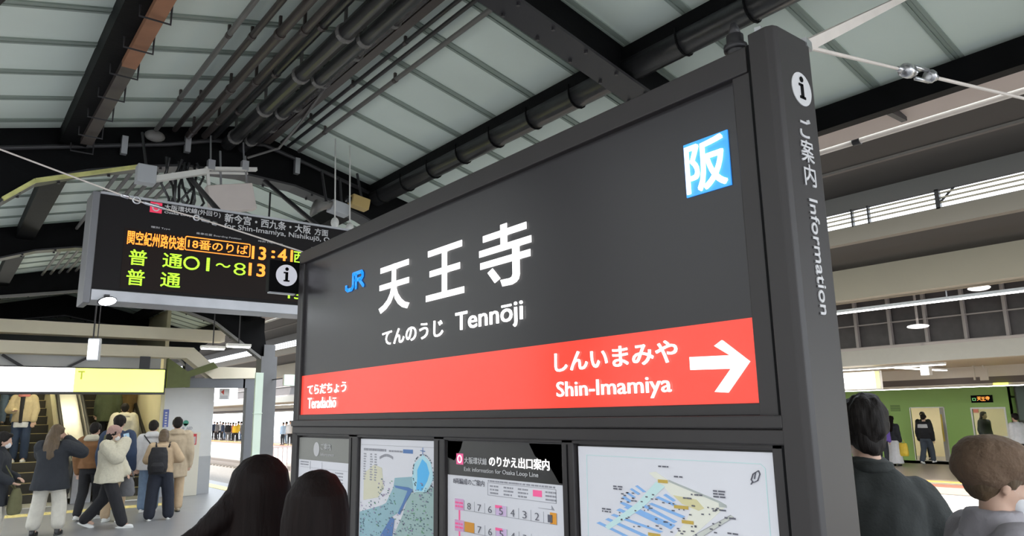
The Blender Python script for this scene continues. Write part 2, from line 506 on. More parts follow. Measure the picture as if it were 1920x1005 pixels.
pipe(1.79, .15, .030, BROWNPIPE, 'brown pipe, fourth from the left of the ridge bundle', clamps=1.0)
pipe(1.88, .15, .032, BLACKPIPE, 'black glossy pipe, fifth from the left of the ridge bundle', clamps=.9)
pipe(2.01, .24, .062, BLACKPIPE, 'thick black duct pipe in the middle of the ridge bundle', clamps=.8)
pipe(2.16, .28, .052, BLACKPIPE, 'black duct pipe right of the thickest one in the ridge bundle', clamps=.8)
pipe(2.29, .17, .045, mat('wrapped_pipe', (0.10, 0.09, 0.095), 0.25, var=.6, vscale=14), 'wrapped dark pipe with silver glints at the right of the ridge bundle', clamps=.6)
pipe(2.55, .055, .016, DARK_STEEL, 'thin dark pipe on the right roof slope, nearest the ridge', clamps=.9)
pipe(2.62, .065, .016, DARK_STEEL, 'thin dark pipe on the right roof slope, middle of three')
pipe(2.74, .065, .020, GREYPIPE, 'thin grey pipe on the right roof slope, lowest of three', clamps=1.4)
mb = MB(); mb.bar((2.38, Y0, RZ - .16), (2.38, 7, RZ - .16), .07, .1)
tag(mb.build('cable_tray', BROWNPIPE), 'dark brown cable tray at the ridge beside the wrapped pipe', 'cable tray')
# pipes of the bays beyond the arched frame
for k in range(6):
    mb = MB(); x = 1.3 + k * .13; z = sheet_z(x) - .1; mb.cyl((x, 7.4, z), (x, 15.4, z), .022, 8)
    tag(mb.build('conduit_pipe', GREYPIPE, smooth=True), ['thin grey pipe beyond the arched frame, leftmost of the row', 'thin grey pipe beyond the arched frame, second from left', 'thin grey pipe beyond the arched frame, third from left', 'thin grey pipe beyond the arched frame, fourth from left', 'thin grey pipe beyond the arched frame, fifth from left', 'thin grey pipe beyond the arched frame, rightmost of the row'][k], 'pipe')
# transverse conduit on top of the arched frame, with round junction box
t = thing('junction_conduit', 'grey conduit with a round junction box on top of the arched frame', 'pipe', (1.2, 7.1, 4.15))
def c_z(x): return sheet_z(x) - .15
mb = MB(); mb.tube([(x, 7.13, c_z(x) - .05) for x in (-.6, .2, .9, 1.5)] + [(1.9, 7.13, c_z(1.9) - .02), (2.4, 7.13, 4.42), (2.9, 7.13, 4.30), (3.6, 7.13, 4.12)], .022, 8); mb.build('tube', DARK_STEEL, t, smooth=True)
mb = MB(); mb.ellipsoid((1.36, 7.08, 4.26), (.09, .05, .055)); mb.build('junction_box', GREYPIPE, t, smooth=True)
for x in (1.12, 1.66, 2.75):
    mb = MB(); mb.box(x - .025, x + .025, 7.09, 7.15, c_z(x) - .14, c_z(x) + .03); mb.build('clamp', ALU, t)
mb = MB(); mb.tube([(2.3, 5.2, 4.42), (2.42, 6.2, 4.36), (2.40, 6.7, 4.25), (2.2, 7.0, 4.2)], .012, 6)
tag(mb.build('loose_cable', GREYPIPE), 'loose grey cable curving beside the ridge pipes', 'cable')

# ---- clutter hanging behind the departure board
t = thing('cable_box', 'grey square cable box under the arched frame, left of the white channel', 'box', (1.22, 6.6, 3.62))
mb = MB(); mb.box(1.15, 1.30, 6.55, 6.67, 3.64, 3.80); mb.build('case', GREYWALL, t, bevel=.006)
mb = MB(); mb.cyl((1.22, 6.6, 3.8), (1.22, 6.9, 4.2), .012, 6); mb.build('conduit', DARK_STEEL, t)
t = thing('hanging_channel', 'white steel channel with hangers above the departure board', 'bracket', (1.5, 6.6, 3.7))
mb = MB(); mb.bar((1.27, 6.6, 3.685), (1.71, 6.6, 3.845), .06, .05); mb.build('channel', WHITEPAINT, t)
mb = MB(); mb.bar((1.70, 6.6, 3.87), (2.16, 6.6, 3.955), .05, .03); mb.bar((1.70, 6.66, 3.85), (2.1, 6.66, 3.92), .02, .02); mb.build('rail', WHITEPAINT, t)
for x in (1.75, 2.05):
    mb = MB(); mb.cyl((x, 6.6, 3.85 + (x - 1.7) * .2), (x + .02, 6.75, 4.25), .008, 6); mb.box(x - .03, x + .03, 6.57, 6.63, 3.86 + (x - 1.7) * .18, 3.95 + (x - 1.7) * .18); mb.build('hanger', ALU, t)
mb = MB(); mb.bar((1.72, 6.6, 3.87), (1.77, 6.6, 3.54), .025, .025, (0, 1, 0)); mb.build('drop_rod', WHITEPAINT, t)
t = thing('equipment_box', 'white equipment panel box hanging above the departure board', 'box', (1.95, 6.6, 3.5))
mb = MB(); mb.obox((1.95, 6.62, 3.64), (1, 0, .24), (0, 1, 0), (-.24, 0, 1), .205, .05, .125); mb.build('case', mat('pinkish_white', (0.66, 0.58, 0.54), 0.55, var=.08), t, bevel=.008)
mb = MB(); mb.cyl((2.08, 6.6, 3.78), (2.08, 6.7, 4.1), .01, 6); mb.cyl((1.85, 6.6, 3.72), (1.85, 6.7, 4.1), .01, 6); mb.build('hanger', ALU, t)
t = thing('cable_bunch', 'tangle of dark cables beside the white equipment box', 'cables', (1.6, 6.7, 3.5))
rng = random.Random(4)
mb = MB()
for k in range(9):
    x = 1.42 + k * .035
    pts = [(x + rng.uniform(-.05, .05), 6.75 + rng.uniform(-.06, .06), 3.95 - j * .12) for j in range(6)]
    mb.tube(pts, .012, 6)
mb.build('cable', BLACKPIPE, t, smooth=True)
def camera_unit(x, y, z, label, m, dx):
    t = thing('security_camera', label, 'camera', (x, y, z))
    b = MB(); b.obox((x, y, z), (1, 0, -.18), (0, 1, 0), (.18, 0, 1), .10, .06, .06); b.build('housing', m, t, bevel=.01)
    b = MB(); b.cyl((x - .10, y, z + .015), (x - .14, y, z + .022), .035, 12); b.build('lens', BLACKPIPE, t, smooth=True)
    b = MB(); b.cyl((x + .03, y, z + .05), (x + dx, y + .1, z + .35), .014, 8); b.build('arm', DARK_STEEL, t)
camera_unit(3.0, 6.6, 3.71, 'grey boxy camera on an arm above the right end of the board', GREYWALL, .05)
camera_unit(3.27, 6.7, 3.84, 'small yellowish camera just right of the grey boxy one', mat('camera_yellow', (.45, .32, .12), .6), .02)  # second housing in an even dull yellow
t = thing('loudspeaker', 'dark horn loudspeaker left of the grey boxy camera', 'speaker', (2.8, 6.6, 3.7))
mb = MB(); mb.loft([((2.72, 6.55, 3.66), .09, .09, (0, 1, 0), (.2, 0, 1)), ((2.80, 6.55, 3.69), .05, .05, (0, 1, 0), (.2, 0, 1)), ((2.90, 6.55, 3.72), .035, .035, (0, 1, 0), (.2, 0, 1))], 14); mb.build('horn', GREYPIPE, t, smooth=True)
mb = MB(); mb.cyl((2.85, 6.55, 3.72), (2.85, 6.7, 4.1), .014, 8); mb.build('arm', DARK_STEEL, t)
for k, (x, z) in enumerate(((2.92, 3.53), (3.08, 3.50))):
    mb = MB(); mb.ellipsoid((x, 6.5, z), (.04, .04, .055)); mb.cyl((x, 6.5, z), (x, 6.55, sheet_z(x)), .008, 6)
    tag(mb.build('spot_lamp', mat('pale_lens', (.75, .75, .72), .3), smooth=True), ['small white globe lamp above the right end of the board', 'small white globe lamp right of the other globe, above the board'][k], 'lamp')

# ================================================================== STATION NAME SIGN (face at x = 1.5, towards -x)
SX = 1.5
NY, UZ, PX = (0, -1, 0), (0, 0, 1), (1, 0, 0)
def on_sign(name, body, yl, z0, yr, z1, m, parent, off=.02, x=SX - .004):
    return text(name, body, (x, yl, z0), NY, UZ, yl - yr, z1 - z0, m, parent, off, .0025)
def plate(mb, yl, yr, z0, z1, x, th=.002):
    return mb.box(x - th, x, yr, yl, z0, z1)
sign = thing('station_sign', 'large black backlit station name sign with red band, reading 天王寺 Tennoji', 'sign', (SX, 2.3, 0))
mb = MB(); mb.box(SX, SX + .12, .955, 3.70, 1.64, 2.52); mb.build('panel', SIGNPANEL, sign)
mb = MB(); mb.box(SX - .003, SX, .982, 3.675, 1.666, 1.864); mb.build('red_band', SIGNRED, sign)
mb = MB()                                    # mouldings round the lit panel
mb.box(SX - .022, SX + .13, .93, 3.72, 2.462, 2.53)          # head
mb.box(SX - .012, SX, .955, 3.70, 1.636, 1.666)
mb.box(SX - .030, SX + .13, .915, 3.735, 1.608, 1.638)
mb.box(SX - .022, SX + .13, .915, 3.735, 1.572, 1.608)
mb.box(SX - .015, SX + .13, .93, .980, 1.63, 2.47)
mb.box(SX - .015, SX + .13, 3.678, 3.70, 1.63, 2.47)
mb.build('frame', SIGNFRAME, sign, bevel=.004)
# right pillar, its rounded end face carries the lettering
mb = MB()
mb.loft([((0, 0, z), 1, 1) for z in (0, 2.515, 2.552)], 4)
mb = MB()
prof = [(SX - .028, .918), (SX - .03, .868), (SX - .022, .853), (SX - .008, .848), (SX + .13, .848), (SX + .137, .856), (SX + .137, .918)]
mb.prism(prof, 'Z', 0, 2.552); mb.build('pillar', SIGNFRAME, sign, bevel=.003)
mb = MB(); mb.box(SX - .02, SX - .012, .918, .928, 0, 2.53); mb.build('gap_seal', BLACK_STEEL, sign)
mb = MB(); mb.prism([(SX - .02, 3.735), (SX + .12, 3.735), (SX + .12, 3.70), (SX - .012, 3.70)], 'Z', 0, 2.53); mb.build('pillar', SIGNFRAME, sign, bevel=.003)
# pole cap and bracket on top
mb = MB(); mb.cyl((1.53, .99, 2.53), (1.53, .99, 2.60), .022, 14); mb.cyl((1.53, .99, 2.558), (1.53, .99, 2.572), .03, 14); mb.tube([(1.53, .99, 2.6), (1.53, .99, 2.635)], [.018, .008], 12); mb.build('finial', DARK_STEEL, sign, smooth=True)
mb = MB(); mb.obox((1.55, .93, 2.585), (1, .4, .2), (-.4, 1, 0), (0, 0, 1), .03, .008, .012); mb.obox((1.57, .94, 2.605), (1, .2, .5), (-.4, 1, 0), (0, 0, 1), .025, .006, .008); mb.cyl((1.54, .935, 2.55), (1.56, .935, 2.61), .006, 8); mb.build('bracket', CHROME, sign)
# big kanji
def glyph(yl, z0, yr, z1, shapes):
    """bold character drawn as flat strokes inside its own unit square"""
    b = MB()
    for sh in shapes:
        b.prism([(yl + (yr - yl) * u, z0 + (z1 - z0) * v) for u, v in sh], 'X', SX - .0065, SX - .004)
    return b.build('station_name_lettering', LIT, sign)
glyph(2.842, 2.090, 2.578, 2.293, [[(.04, .88), (.04, 1.0), (.97, 1.0), (.97, .88)], [(.02, .50), (.02, .62), (.98, .62), (.98, .50)],
    [(.435, 1.0), (.565, 1.0), (.565, .62), (.555, .50), (.50, .33), (.40, .18), (.25, .07), (.07, 0), (.0, .11), (.16, .17), (.29, .26), (.38, .38), (.425, .52)],
    [(.49, .55), (.57, .50), (.64, .34), (.74, .22), (.86, .13), (1.0, .085), (.93, -.02), (.78, .03), (.65, .12), (.54, .25)]])
glyph(2.447, 2.092, 2.180, 2.295, [[(.05, .88), (.05, 1.0), (.95, 1.0), (.95, .88)], [(.10, .47), (.10, .59), (.90, .59), (.90, .47)], [(.0, .0), (.0, .12), (1, .12), (1, .0)], [(.435, .06), (.435, .94), (.565, .94), (.565, .06)]])
glyph(2.082, 2.083, 1.788, 2.300, [[(.08, .80), (.08, .91), (.92, .91), (.92, .80)], [(.435, .64), (.435, 1.0), (.56, 1.0), (.56, .64)], [(.0, .565), (.0, .675), (1, .675), (1, .565)], [(.02, .355), (.02, .465), (.98, .465), (.98, .355)],
    [(.655, .62), (.785, .62), (.785, .12), (.765, .05), (.72, .01), (.64, -.015), (.46, -.01), (.42, .10), (.60, .095), (.64, .11), (.655, .15)],
    [(.17, .27), (.27, .325), (.42, .13), (.31, .075)]])
on_sign('reading_lettering', 'てんのうじ', 2.802, 1.947, 2.322, 2.010, LIT, sign, .016)
on_sign('romaji_lettering', 'Tennōji', 2.236, 1.936, 1.840, 2.022, LIT, sign, .012)
on_sign('next_station_lettering', 'しんいまみや', 1.685, 1.775, 1.210, 1.832, LIT, sign, .016, SX - .006)
on_sign('next_station_lettering', 'Shin-Imamiya', 1.680, 1.686, 1.236, 1.744, LIT, sign, .008, SX - .006)
on_sign('previous_station_lettering', 'てらだちょう', 3.585, 1.765, 3.142, 1.812, LIT, sign, .014, SX - .006)
on_sign('previous_station_lettering', 'Teradachō', 3.575, 1.696, 3.245, 1.748, LIT, sign, .005, SX - .006)
# arrow
mb = MB()
def sy(y): return y
arrow = [(1.172, 1.752), (1.172, 1.784), (1.052, 1.780), (1.095, 1.806), (1.072, 1.818), (1.000, 1.762), (1.066, 1.692), (1.103, 1.695), (1.052, 1.748)]
mb.prism(arrow, 'X', SX - .008, SX - .003); mb.build('arrow', LIT, sign)
# operator logo: two joined strokes
def strokes(paths, wd, x, m, name, parent):
    b = MB()
    for pth in paths:
        for a, c in zip(pth, pth[1:]):
            b.bar((x, a[0], a[1]), (x, c[0], c[1]), .003, wd, (0, -(c[1] - a[1]), (c[0] - a[0])) if abs(c[0] - a[0]) + abs(c[1] - a[1]) > 0 else (0, 0, 1))
            b.cyl((x - .0015, c[0], c[1]), (x + .0015, c[0], c[1]), wd / 2, 10)
    return b.build(name, m, parent)
strokes([[(3.178, 2.268), (3.178, 2.250), (3.160, 2.241), (3.120, 2.241), (3.106, 2.252), (3.106, 2.311), (3.018, 2.311), (3.008, 2.300), (3.008, 2.288), (3.020, 2.279), (3.080, 2.279)], [(3.045, 2.279), (3.000, 2.243)], [(3.075, 2.311), (3.075, 2.243)]], .017, SX - .004, LITBLUE, 'logo', sign)
# city mark: blue square with white character
mb = MB(); plate(mb, 1.150, 1.012, 2.198, 2.343, SX, .004); mb.build('city_mark_square', LITBLUE2, sign)
on_sign('city_mark_lettering', '阪', 1.143, 2.205, 1.020, 2.336, LIT, sign, .016, SX - .0065)
# pillar lettering on the end face (towards -y)
PY = .848
def disc(c, r, axis_r, up, m, name, parent, th=.002, seg=32):
    a, u = Vector(axis_r), Vector(up); n = a.cross(u)
    b = MB(); vs = []
    for k in range(seg):
        t = 2 * math.pi * k / seg
        vs.append(Vector(c) + a * (r * math.cos(t)) + u * (r * math.sin(t)))
    vs2 = [v + n * th for v in vs]
    b.add(vs + vs2, [tuple(range(seg - 1, -1, -1)), tuple(range(seg, 2 * seg))] + [(i, (i + 1) % seg, seg + (i + 1) % seg, seg + i) for i in range(seg)])
    return b.build(name, m, parent)
def info_mark(c, r, right, parent, m, dark):
    d = disc(c, r, right, UZ, m, 'information_mark', parent)
    rt, n = Vector(right), Vector(right).cross(Vector(UZ))
    b = MB(); c2 = Vector(c) + n * .003
    b.obox(c2 + Vector((0, 0, -r * .12)), rt, n, UZ, r * .13, .001, r * .42)
    b.obox(c2 + Vector((0, 0, -r * .52)), rt, n, UZ, r * .28, .001, r * .07)
    b.obox(c2 + rt * (-r * .1) + Vector((0, 0, r * .23)), rt, n, UZ, r * .2, .001, r * .07)
    b.build('information_letter', dark, d)
    disc(c2 + Vector((0, 0, r * .58)), r * .17, right, UZ, dark, 'information_letter', d, .001, 16)
    return d
info_mark((1.571, PY - .0005, 2.409), .043, PX, sign, PRINT, BLACK_STEEL)
for ch, z0, z1, a, b_ in (('ご', 2.283, 2.333, 1.545, 1.592), ('案', 2.222, 2.277, 1.540, 1.594), ('内', 2.163, 2.216, 1.543, 1.592)):
    text('pillar_lettering', ch, (a, PY - .0005, z0), PX, UZ, b_ - a, z1 - z0, PRINT, sign, .012, .002)
text('pillar_lettering', 'Information', (1.552, PY - .0005, 2.131), (0, 0, -1), PX, .272, .036, PRINT, sign, .012, .002)
# small projecting information flag at the far end
mb = MB(); mb.box(1.322, 1.495, 3.742, 3.79, 2.308, 2.478); mb.build('information_flag', BLACK_STEEL, sign, bevel=.003)
info_mark((1.415, 3.7415, 2.40), .058, PX, sign, mat('flag_white', (.62, .62, .66), .4, emit=(.8, .8, .9), es=.25), BLACK_STEEL)
mb = MB(); mb.box(1.33, 1.47, 3.75, 3.78, 2.300, 2.307); mb.build('flag_rail', CHROME, sign)
# lower case with four bays
mb = MB(); mb.box(SX + .01, SX + .12, .92, 3.735, .10, 1.575); mb.build('lower_case', SIGNFRAME, sign)
mb = MB()
for yl, yr in ((3.735, 3.69), (3.09, 3.005), (2.376, 2.305), (1.663, 1.612), (.958, .918)):
    mb.box(SX - .012, SX + .01, yr, yl, .62, 1.575)
mb.box(SX - .012, SX + .01, .918, 3.735, 1.562, 1.575); mb.box(SX - .012, SX + .01, .918, 3.735, .60, .68)
mb.build('mullion', SIGNFRAME, sign, bevel=.003)
for y in (3.06, 2.34, 1.637):
    mb = MB(); mb.box(SX - .014, SX - .011, y - .002, y + .002, .62, 1.56); mb.build('seam', BLACK_STEEL, sign)

# ---- posters in the bays
PXF = SX + .004
INK = mat('ink_dark', (0.12, 0.12, 0.15), .5)
INKG = mat('ink_grey', (0.32, 0.32, 0.36), .5)
HEADG = mat('header_grey', (0.24, 0.24, 0.22), .35, var=.1)
HEADD = mat('header_dark', (0.035, 0.034, 0.034), .3)
PINK = mat('print_pink', (0.75, 0.12, 0.30), .5, emit=(.75, .06, .2), es=.25)
PINKL = mat('print_pale_pink', (0.80, 0.45, 0.72), .5)
LILAC = mat('print_lilac', (0.72, 0.55, 0.80), .5)
ORANGEP = mat('print_orange', (0.85, 0.36, 0.04), .5)
def flat(name, polys, m, parent, x=PXF - .003):
    b = MB()
    for p in polys: b.prism(p, 'X', x - .0006, x)
    o = b.build(name, m, parent)
    if len(polys) > 8: o['kind'] = 'stuff'
    return o
def rect(yl, yr, z0, z1): return [(yl, z0), (yl, z1), (yr, z1), (yr, z0)]
def lines(rng, yl, yr, z, n, ht, gap):
    out = []
    for k in range(n):
        zz = z - k * (ht + gap); y = yl
        while y > yr + .004:
            w_ = rng.uniform(.004, .02)
            out.append(rect(y, max(yr, y - w_), zz - ht, zz)); y -= w_ + rng.uniform(.002, .006)
    return out
def poster(name, label, yl, yr, z1, z0=.70, paper=PAPER):
    t = thing(name, label, 'poster', (SX, (yl + yr) / 2, z0))
    b = MB(); b.box(PXF - .002, PXF + .006, yr, yl, z0, z1); b.build('sheet', paper, t)
    return t
rng = random.Random(11)
# guide poster, partly behind the heads
t = poster('guide_poster', 'white guide poster with a grey header, leftmost in the sign behind the dark heads', 3.685, 3.095, 1.552)
flat('header', [rect(3.685, 3.095, 1.445, 1.552)], HEADG, t)
disc((PXF - .0046, 3.465, 1.499), .034, NY, UZ, PRINT, 'information_mark', t, .001)
text('header_lettering', 'ご案内', (PXF - .0045, 3.415, 1.498), NY, UZ, .115, .030, PRINT, t, .01, .001)
text('header_lettering', 'Information', (PXF - .0045, 3.415, 1.470), NY, UZ, .15, .014, PRINT, t, .0, .001)
flat('print', lines(rng, 3.66, 3.56, 1.437, 2, .006, .006) + lines(rng, 3.25, 3.16, 1.40, 5, .005, .009), INKG, t)
flat('rule', [rect(3.54, 3.537, 1.40, 1.44), rect(3.40, 3.398, 1.40, 1.44), rect(3.66, 3.12, 1.409, 1.410)], INKG, t)
# route map
t = poster('route_map', 'pale blue railway route map poster with a lake, second from left in the sign', 2.998, 2.384, 1.556)
flat('map_bay', [[(2.69, 1.406), (2.552, 1.418), (2.543, 1.362), (2.601, 1.341), (2.642, 1.28), (2.712, 1.253), (2.763, 1.177), (2.80, .95), (2.990, .95), (2.992, 1.249), (2.80, 1.29), (2.759, 1.304), (2.70, 1.369)]], mat('map_pale_teal', (.27, .44, .50), .5, emit=(.3, .5, .55), es=.08), t, PXF - .0022)
flat('map_land', [[(2.576, 1.351), (2.393, 1.388), (2.392, .95), (2.72, .95), (2.692, 1.185), (2.625, 1.266)]], mat('map_pale_green', (.32, .46, .45), .5, emit=(.4, .52, .5), es=.08), t, PXF - .0024)
flat('map_land', [[(2.96, 1.41), (2.87, 1.45), (2.80, 1.44), (2.78, 1.36), (2.83, 1.32), (2.96, 1.30)]], mat('map_pale_yellow', (.62, .60, .46), .5, emit=(.5, .48, .36), es=.12), t, PXF - .0026)
flat('map_lake_shore', [[(2.472, 1.503), (2.417, 1.477), (2.393, 1.419), (2.447, 1.368), (2.535, 1.362), (2.552, 1.41), (2.537, 1.468)]], mat('map_aqua', (.38, .62, .70), .5, emit=(.35, .58, .66), es=.15), t, PXF - .003)
flat('map_lake', [[(2.476, 1.487), (2.444, 1.472), (2.424, 1.437), (2.439, 1.408), (2.478, 1.37), (2.518, 1.371), (2.511, 1.416), (2.512, 1.445)]], mat('map_blue', (.08, .38, .68), .5, emit=(.06, .36, .68), es=.22), t, PXF - .0036)
LINEB = mat('map_line_blue', (.10, .22, .50), .5)
for pl in ([[(2.689, 1.377), (2.576, 1.376), (2.543, 1.37), (2.60, 1.317), (2.642, 1.268), (2.659, 1.271), (2.617, 1.319), (2.584, 1.363), (2.68, 1.369)], [(2.712, 1.253), (2.685, 1.248), (2.70, 1.184), (2.74, .95), (2.84, .95), (2.80, 1.173)], [(2.474, 1.505), (2.470, 1.505), (2.470, 1.53), (2.474, 1.53)], [(2.49, 1.517), (2.455, 1.515), (2.455, 1.518), (2.49, 1.520)]]): flat('map_line', [pl], LINEB, t, PXF - .0042)
st = []
for k in range(620):
    z = rng.uniform(.98, 1.40); yy = rng.uniform(2.40, 2.985)
    if z > 1.30 and (yy > 2.83 or 2.55 < yy < 2.68): continue
    a = rng.uniform(.003, .012); h = rng.uniform(.002, .006)
    st.append((rng.random(), rect(yy, yy - a, z, z + h)))
for k in range(60):
    th = rng.uniform(0, 6.28); st.append((rng.random() * .6, rect(2.472 + .075 * math.cos(th), 2.466 + .075 * math.cos(th), 1.432 + .07 * math.sin(th), 1.436 + .07 * math.sin(th))))
flat('station_names', [p for r_, p in st if r_ < .6], mat('map_ink', (.13, .20, .26), .5), t, PXF - .0046)
flat('station_dots', [p for r_, p in st if .6 <= r_ < .85], mat('map_purple', (.38, .30, .48), .5), t, PXF - .0048)
flat('station_marks', [p for r_, p in st if r_ >= .85], mat('map_green', (.18, .42, .22), .5), t, PXF - .0050)
flat('title_print', lines(rng, 2.965, 2.757, 1.517, 1, .010, .01) + lines(rng, 2.74, 2.63, 1.514, 1, .007, .01), INKG, t)
flat('title_tab', [rect(2.624, 2.548, 1.505, 1.520)], LINEB, t)
flat('rule', [rect(2.99, 2.39, 1.531, 1.532)], INKG, t)
col = []
for yl in (2.965, 2.905, 2.865): 
    for k in range(11): col.append(rect(yl, yl - rng.uniform(.014, .026), 1.49 - k * .0105, 1.4955 - k * .0105))
for k in range(18): col.append(rect(2.82 - k * .0065, 2.816 - k * .0065, 1.475 + .012 * math.sin(k * .17), 1.486 + .012 * math.sin(k * .17)))
flat('name_columns', col, mat('map_grey', (.38, .38, .42), .5), t)
# exit guide
t = poster('exit_guide_poster', 'exit guide poster with dark header and rows of numbered car boxes, third in the sign', 2.300, 1.671, 1.560)
flat('header', [rect(2.300, 1.671, 1.440, 1.560)], HEADD, t)
flat('header_leaf', [[(2.298, 1.559), (2.298, 1.50), (2.255, 1.49), (2.215, 1.53), (2.20, 1.559)]], mat('leaf_yellow', (.40, .30, .07), .4, var=.4), t)
flat('header_leaf', [[(1.83, 1.559), (1.80, 1.52), (1.73, 1.49), (1.69, 1.445), (1.673, 1.445), (1.673, 1.559)]], mat('leaf_green', (.15, .16, .11), .4, var=.3), t)
flat('line_mark', [rect(2.240, 2.197, 1.478, 1.516)], PINK, t, PXF - .004)
text('line_mark_lettering', 'O', (PXF - .005, 2.232, 1.483), NY, UZ, .027, .028, LIT, t, .0, .001)
text('header_lettering', '大阪環状線', (PXF - .0045, 2.189, 1.483), NY, UZ, .135, .022, PRINT, t, .02, .001)
text('header_lettering', 'のりかえ出口案内', (PXF - .0045, 2.041, 1.480), NY, UZ, .309, .033, LIT, t, .01, .001)
text('header_lettering', 'Exit information for Osaka Loop Line', (PXF - .0045, 2.190, 1.453), NY, UZ, .405, .018, PRINT, t, .01, .001)
text('subtitle_lettering', '8両編成のご案内', (PXF - .0045, 2.260, 1.411), NY, UZ, .190, .020, INK, t, .0, .001)
lg = lines(rng, 2.052, 1.71, 1.434, 1, .005, .003)
for yl in (2.04, 1.965, 1.89, 1.755): lg += lines(rng, yl, yl - .05, 1.418, 3, .005, .006)
flat('legend_print', lg, INKG, t)
flat('legend_box', [rect(2.054, 1.706, 1.425, 1.4262), rect(2.054, 1.706, 1.385, 1.3862), rect(2.054, 2.0525, 1.385, 1.426), rect(1.7075, 1.706, 1.385, 1.426)], INKG, t)
flat('legend_tab', [rect(1.815, 1.772, 1.399, 1.418)], PINK, t)
for zr in (1.324, 1.253, 1.182, 1.111):
    row = t
    flat('car_line', [rect(2.194, 1.706, zr, zr + .0012)] + [rect(2.194 - k * .061, 2.1928 - k * .061, zr, zr + .033) for k in range(9)], INKG, t)
    flat('priority_car', [rect(2.012, 1.954, zr + .001, zr + .033)], LILAC, t, PXF - .0027)
    flat('priority_tab', [rect(2.012, 1.975, zr + .024, zr + .033)], PINK, t, PXF - .0034)
    for k, n in enumerate('87654321'):
        if zr < 1.3 and k == 0: continue
        text('car_number', n, (PXF - .0045, 2.172 - k * .061, zr + .005), NY, UZ, .020, .022, INK, t, -.01, .001)
    flat('station_stub', [rect(2.252, 2.197, zr - .002, zr + .036)], PINKL, t)
    flat('station_line', [rect(2.228, 2.219, zr - .036, zr - .002)], PINK, t)
    flat('station_print', lines(rng, 2.248, 2.20, zr + .026, 2, .006, .006), PINK, t, PXF - .0042)
    if zr < 1.3: flat('car_tab', [rect(2.191, 2.133, zr + .001, zr + .034)], ORANGEP, t)
    else: flat('car_tab', [rect(1.736, 1.707, zr + .001, zr + .034)], ORANGEP, t)
flat('arrow', [[(1.79, 1.366), (1.79, 1.367), (1.728, 1.367), (1.728, 1.378), (1.715, 1.365)]], INKG, t)
# station plan
t = poster('station_plan', 'white station floor plan poster with blue platforms and gold tags, rightmost in the sign', 1.604, .966, 1.555)
TEALP = mat('plan_teal', (.50, .68, .68), .5, emit=(.45, .6, .6), es=.12)
flat('border', [[(1.581, 1.0), (1.579, 1.0), (1.567, 1.530), (1.569, 1.532)], [(1.569, 1.532), (1.569, 1.5305), (.998, 1.5285), (.998, 1.530)], [(.998, 1.530), (.998, 1.5285), (.988, 1.519), (.986, 1.520)], [(.986, 1.520), (.988, 1.519), (.990, 1.0), (.988, 1.0)]], TEALP, t)
flat('concourse', [[(1.336, 1.493), (1.312, 1.497), (1.27, 1.477), (1.12, 1.439), (1.099, 1.429), (1.203, 1.35), (1.262, 1.343), (1.22, 1.385), (1.204, 1.415), (1.265, 1.442), (1.289, 1.462)]], mat('plan_beige', (.62, .62, .55), .5, emit=(.55, .55, .48), es=.2), t, PXF - .0022)
flat('concourse_edge', [[(1.27, 1.479), (1.27, 1.474), (1.12, 1.434), (1.12, 1.439)], [(1.12, 1.439), (1.12, 1.434), (1.12, 1.425), (1.099, 1.425), (1.099, 1.431)]], mat('plan_grey', (.45, .48, .46), .5), t, PXF - .0030)
flat('passage', [[(1.311, 1.472), (1.282, 1.462), (1.365, 1.401), (1.491, 1.334), (1.504, 1.342), (1.38, 1.414)]], TEALP, t, PXF - .0040)
PLB = mat('plan_blue', (.22, .40, .70), .5, emit=(.2, .4, .7), es=.12)
for k, p in enumerate([[(1.445, 1.408), (1.432, 1.412), (1.256, 1.37), (1.272, 1.358)], [(1.538, 1.347), (1.525, 1.352), (1.418, 1.326), (1.438, 1.324)], [(1.503, 1.36), (1.49, 1.365), (1.347, 1.334), (1.37, 1.331)], [(1.481, 1.373), (1.468, 1.378), (1.297, 1.35), (1.309, 1.346)], [(1.459, 1.388), (1.446, 1.394), (1.398, 1.384), (1.406, 1.379)], [(1.384, 1.413), (1.372, 1.417), (1.249, 1.379), (1.26, 1.374)], [(1.341, 1.414), (1.33, 1.418), (1.223, 1.394), (1.234, 1.389)], [(1.317, 1.432), (1.306, 1.436), (1.245, 1.419), (1.256, 1.415)], [(1.385, 1.456), (1.377, 1.459), (1.347, 1.444), (1.358, 1.442)]]):
    flat('platform_bar', [p], PLB, t, PXF - .0034)
for rc in (rect(1.304, 1.272, 1.470, 1.478), rect(1.256, 1.211, 1.411, 1.419), rect(1.234, 1.198, 1.377, 1.385), rect(1.347, 1.306, 1.335, 1.343)): flat('tag', [rc], mat('plan_gold', (.58, .40, .08), .5), t, PXF - .0044)
flat('street', [[(1.203, 1.35), (1.088, 1.409), (1.08, 1.405), (1.169, 1.354)]], mat('plan_road', (.62, .63, .58), .5), t)
flat('street_edge', [[(1.203, 1.35), (1.203, 1.351), (1.088, 1.410), (1.088, 1.409)], [(1.169, 1.354), (1.169, 1.355), (1.08, 1.406), (1.08, 1.405)]], INKG, t, PXF - .004)
flat('plaza', [[(1.258, 1.442), (1.186, 1.437), (1.164, 1.418), (1.181, 1.411), (1.231, 1.423)]], mat('plan_yellow', (.70, .64, .36), .5), t, PXF - .0028)
lb = []
for y, z, n in ((1.300, 1.513, 1), (1.25, 1.490, 1), (1.465, 1.453, 2), (1.512, 1.390, 2), (1.133, 1.463, 3), (1.105, 1.404, 1), (1.225, 1.440, 1), (1.200, 1.450, 1), (1.13, 1.42, 1), (1.10, 1.37, 1)):
    lb += lines(rng, y + .0, y - .034, z, n, .0035, .003)
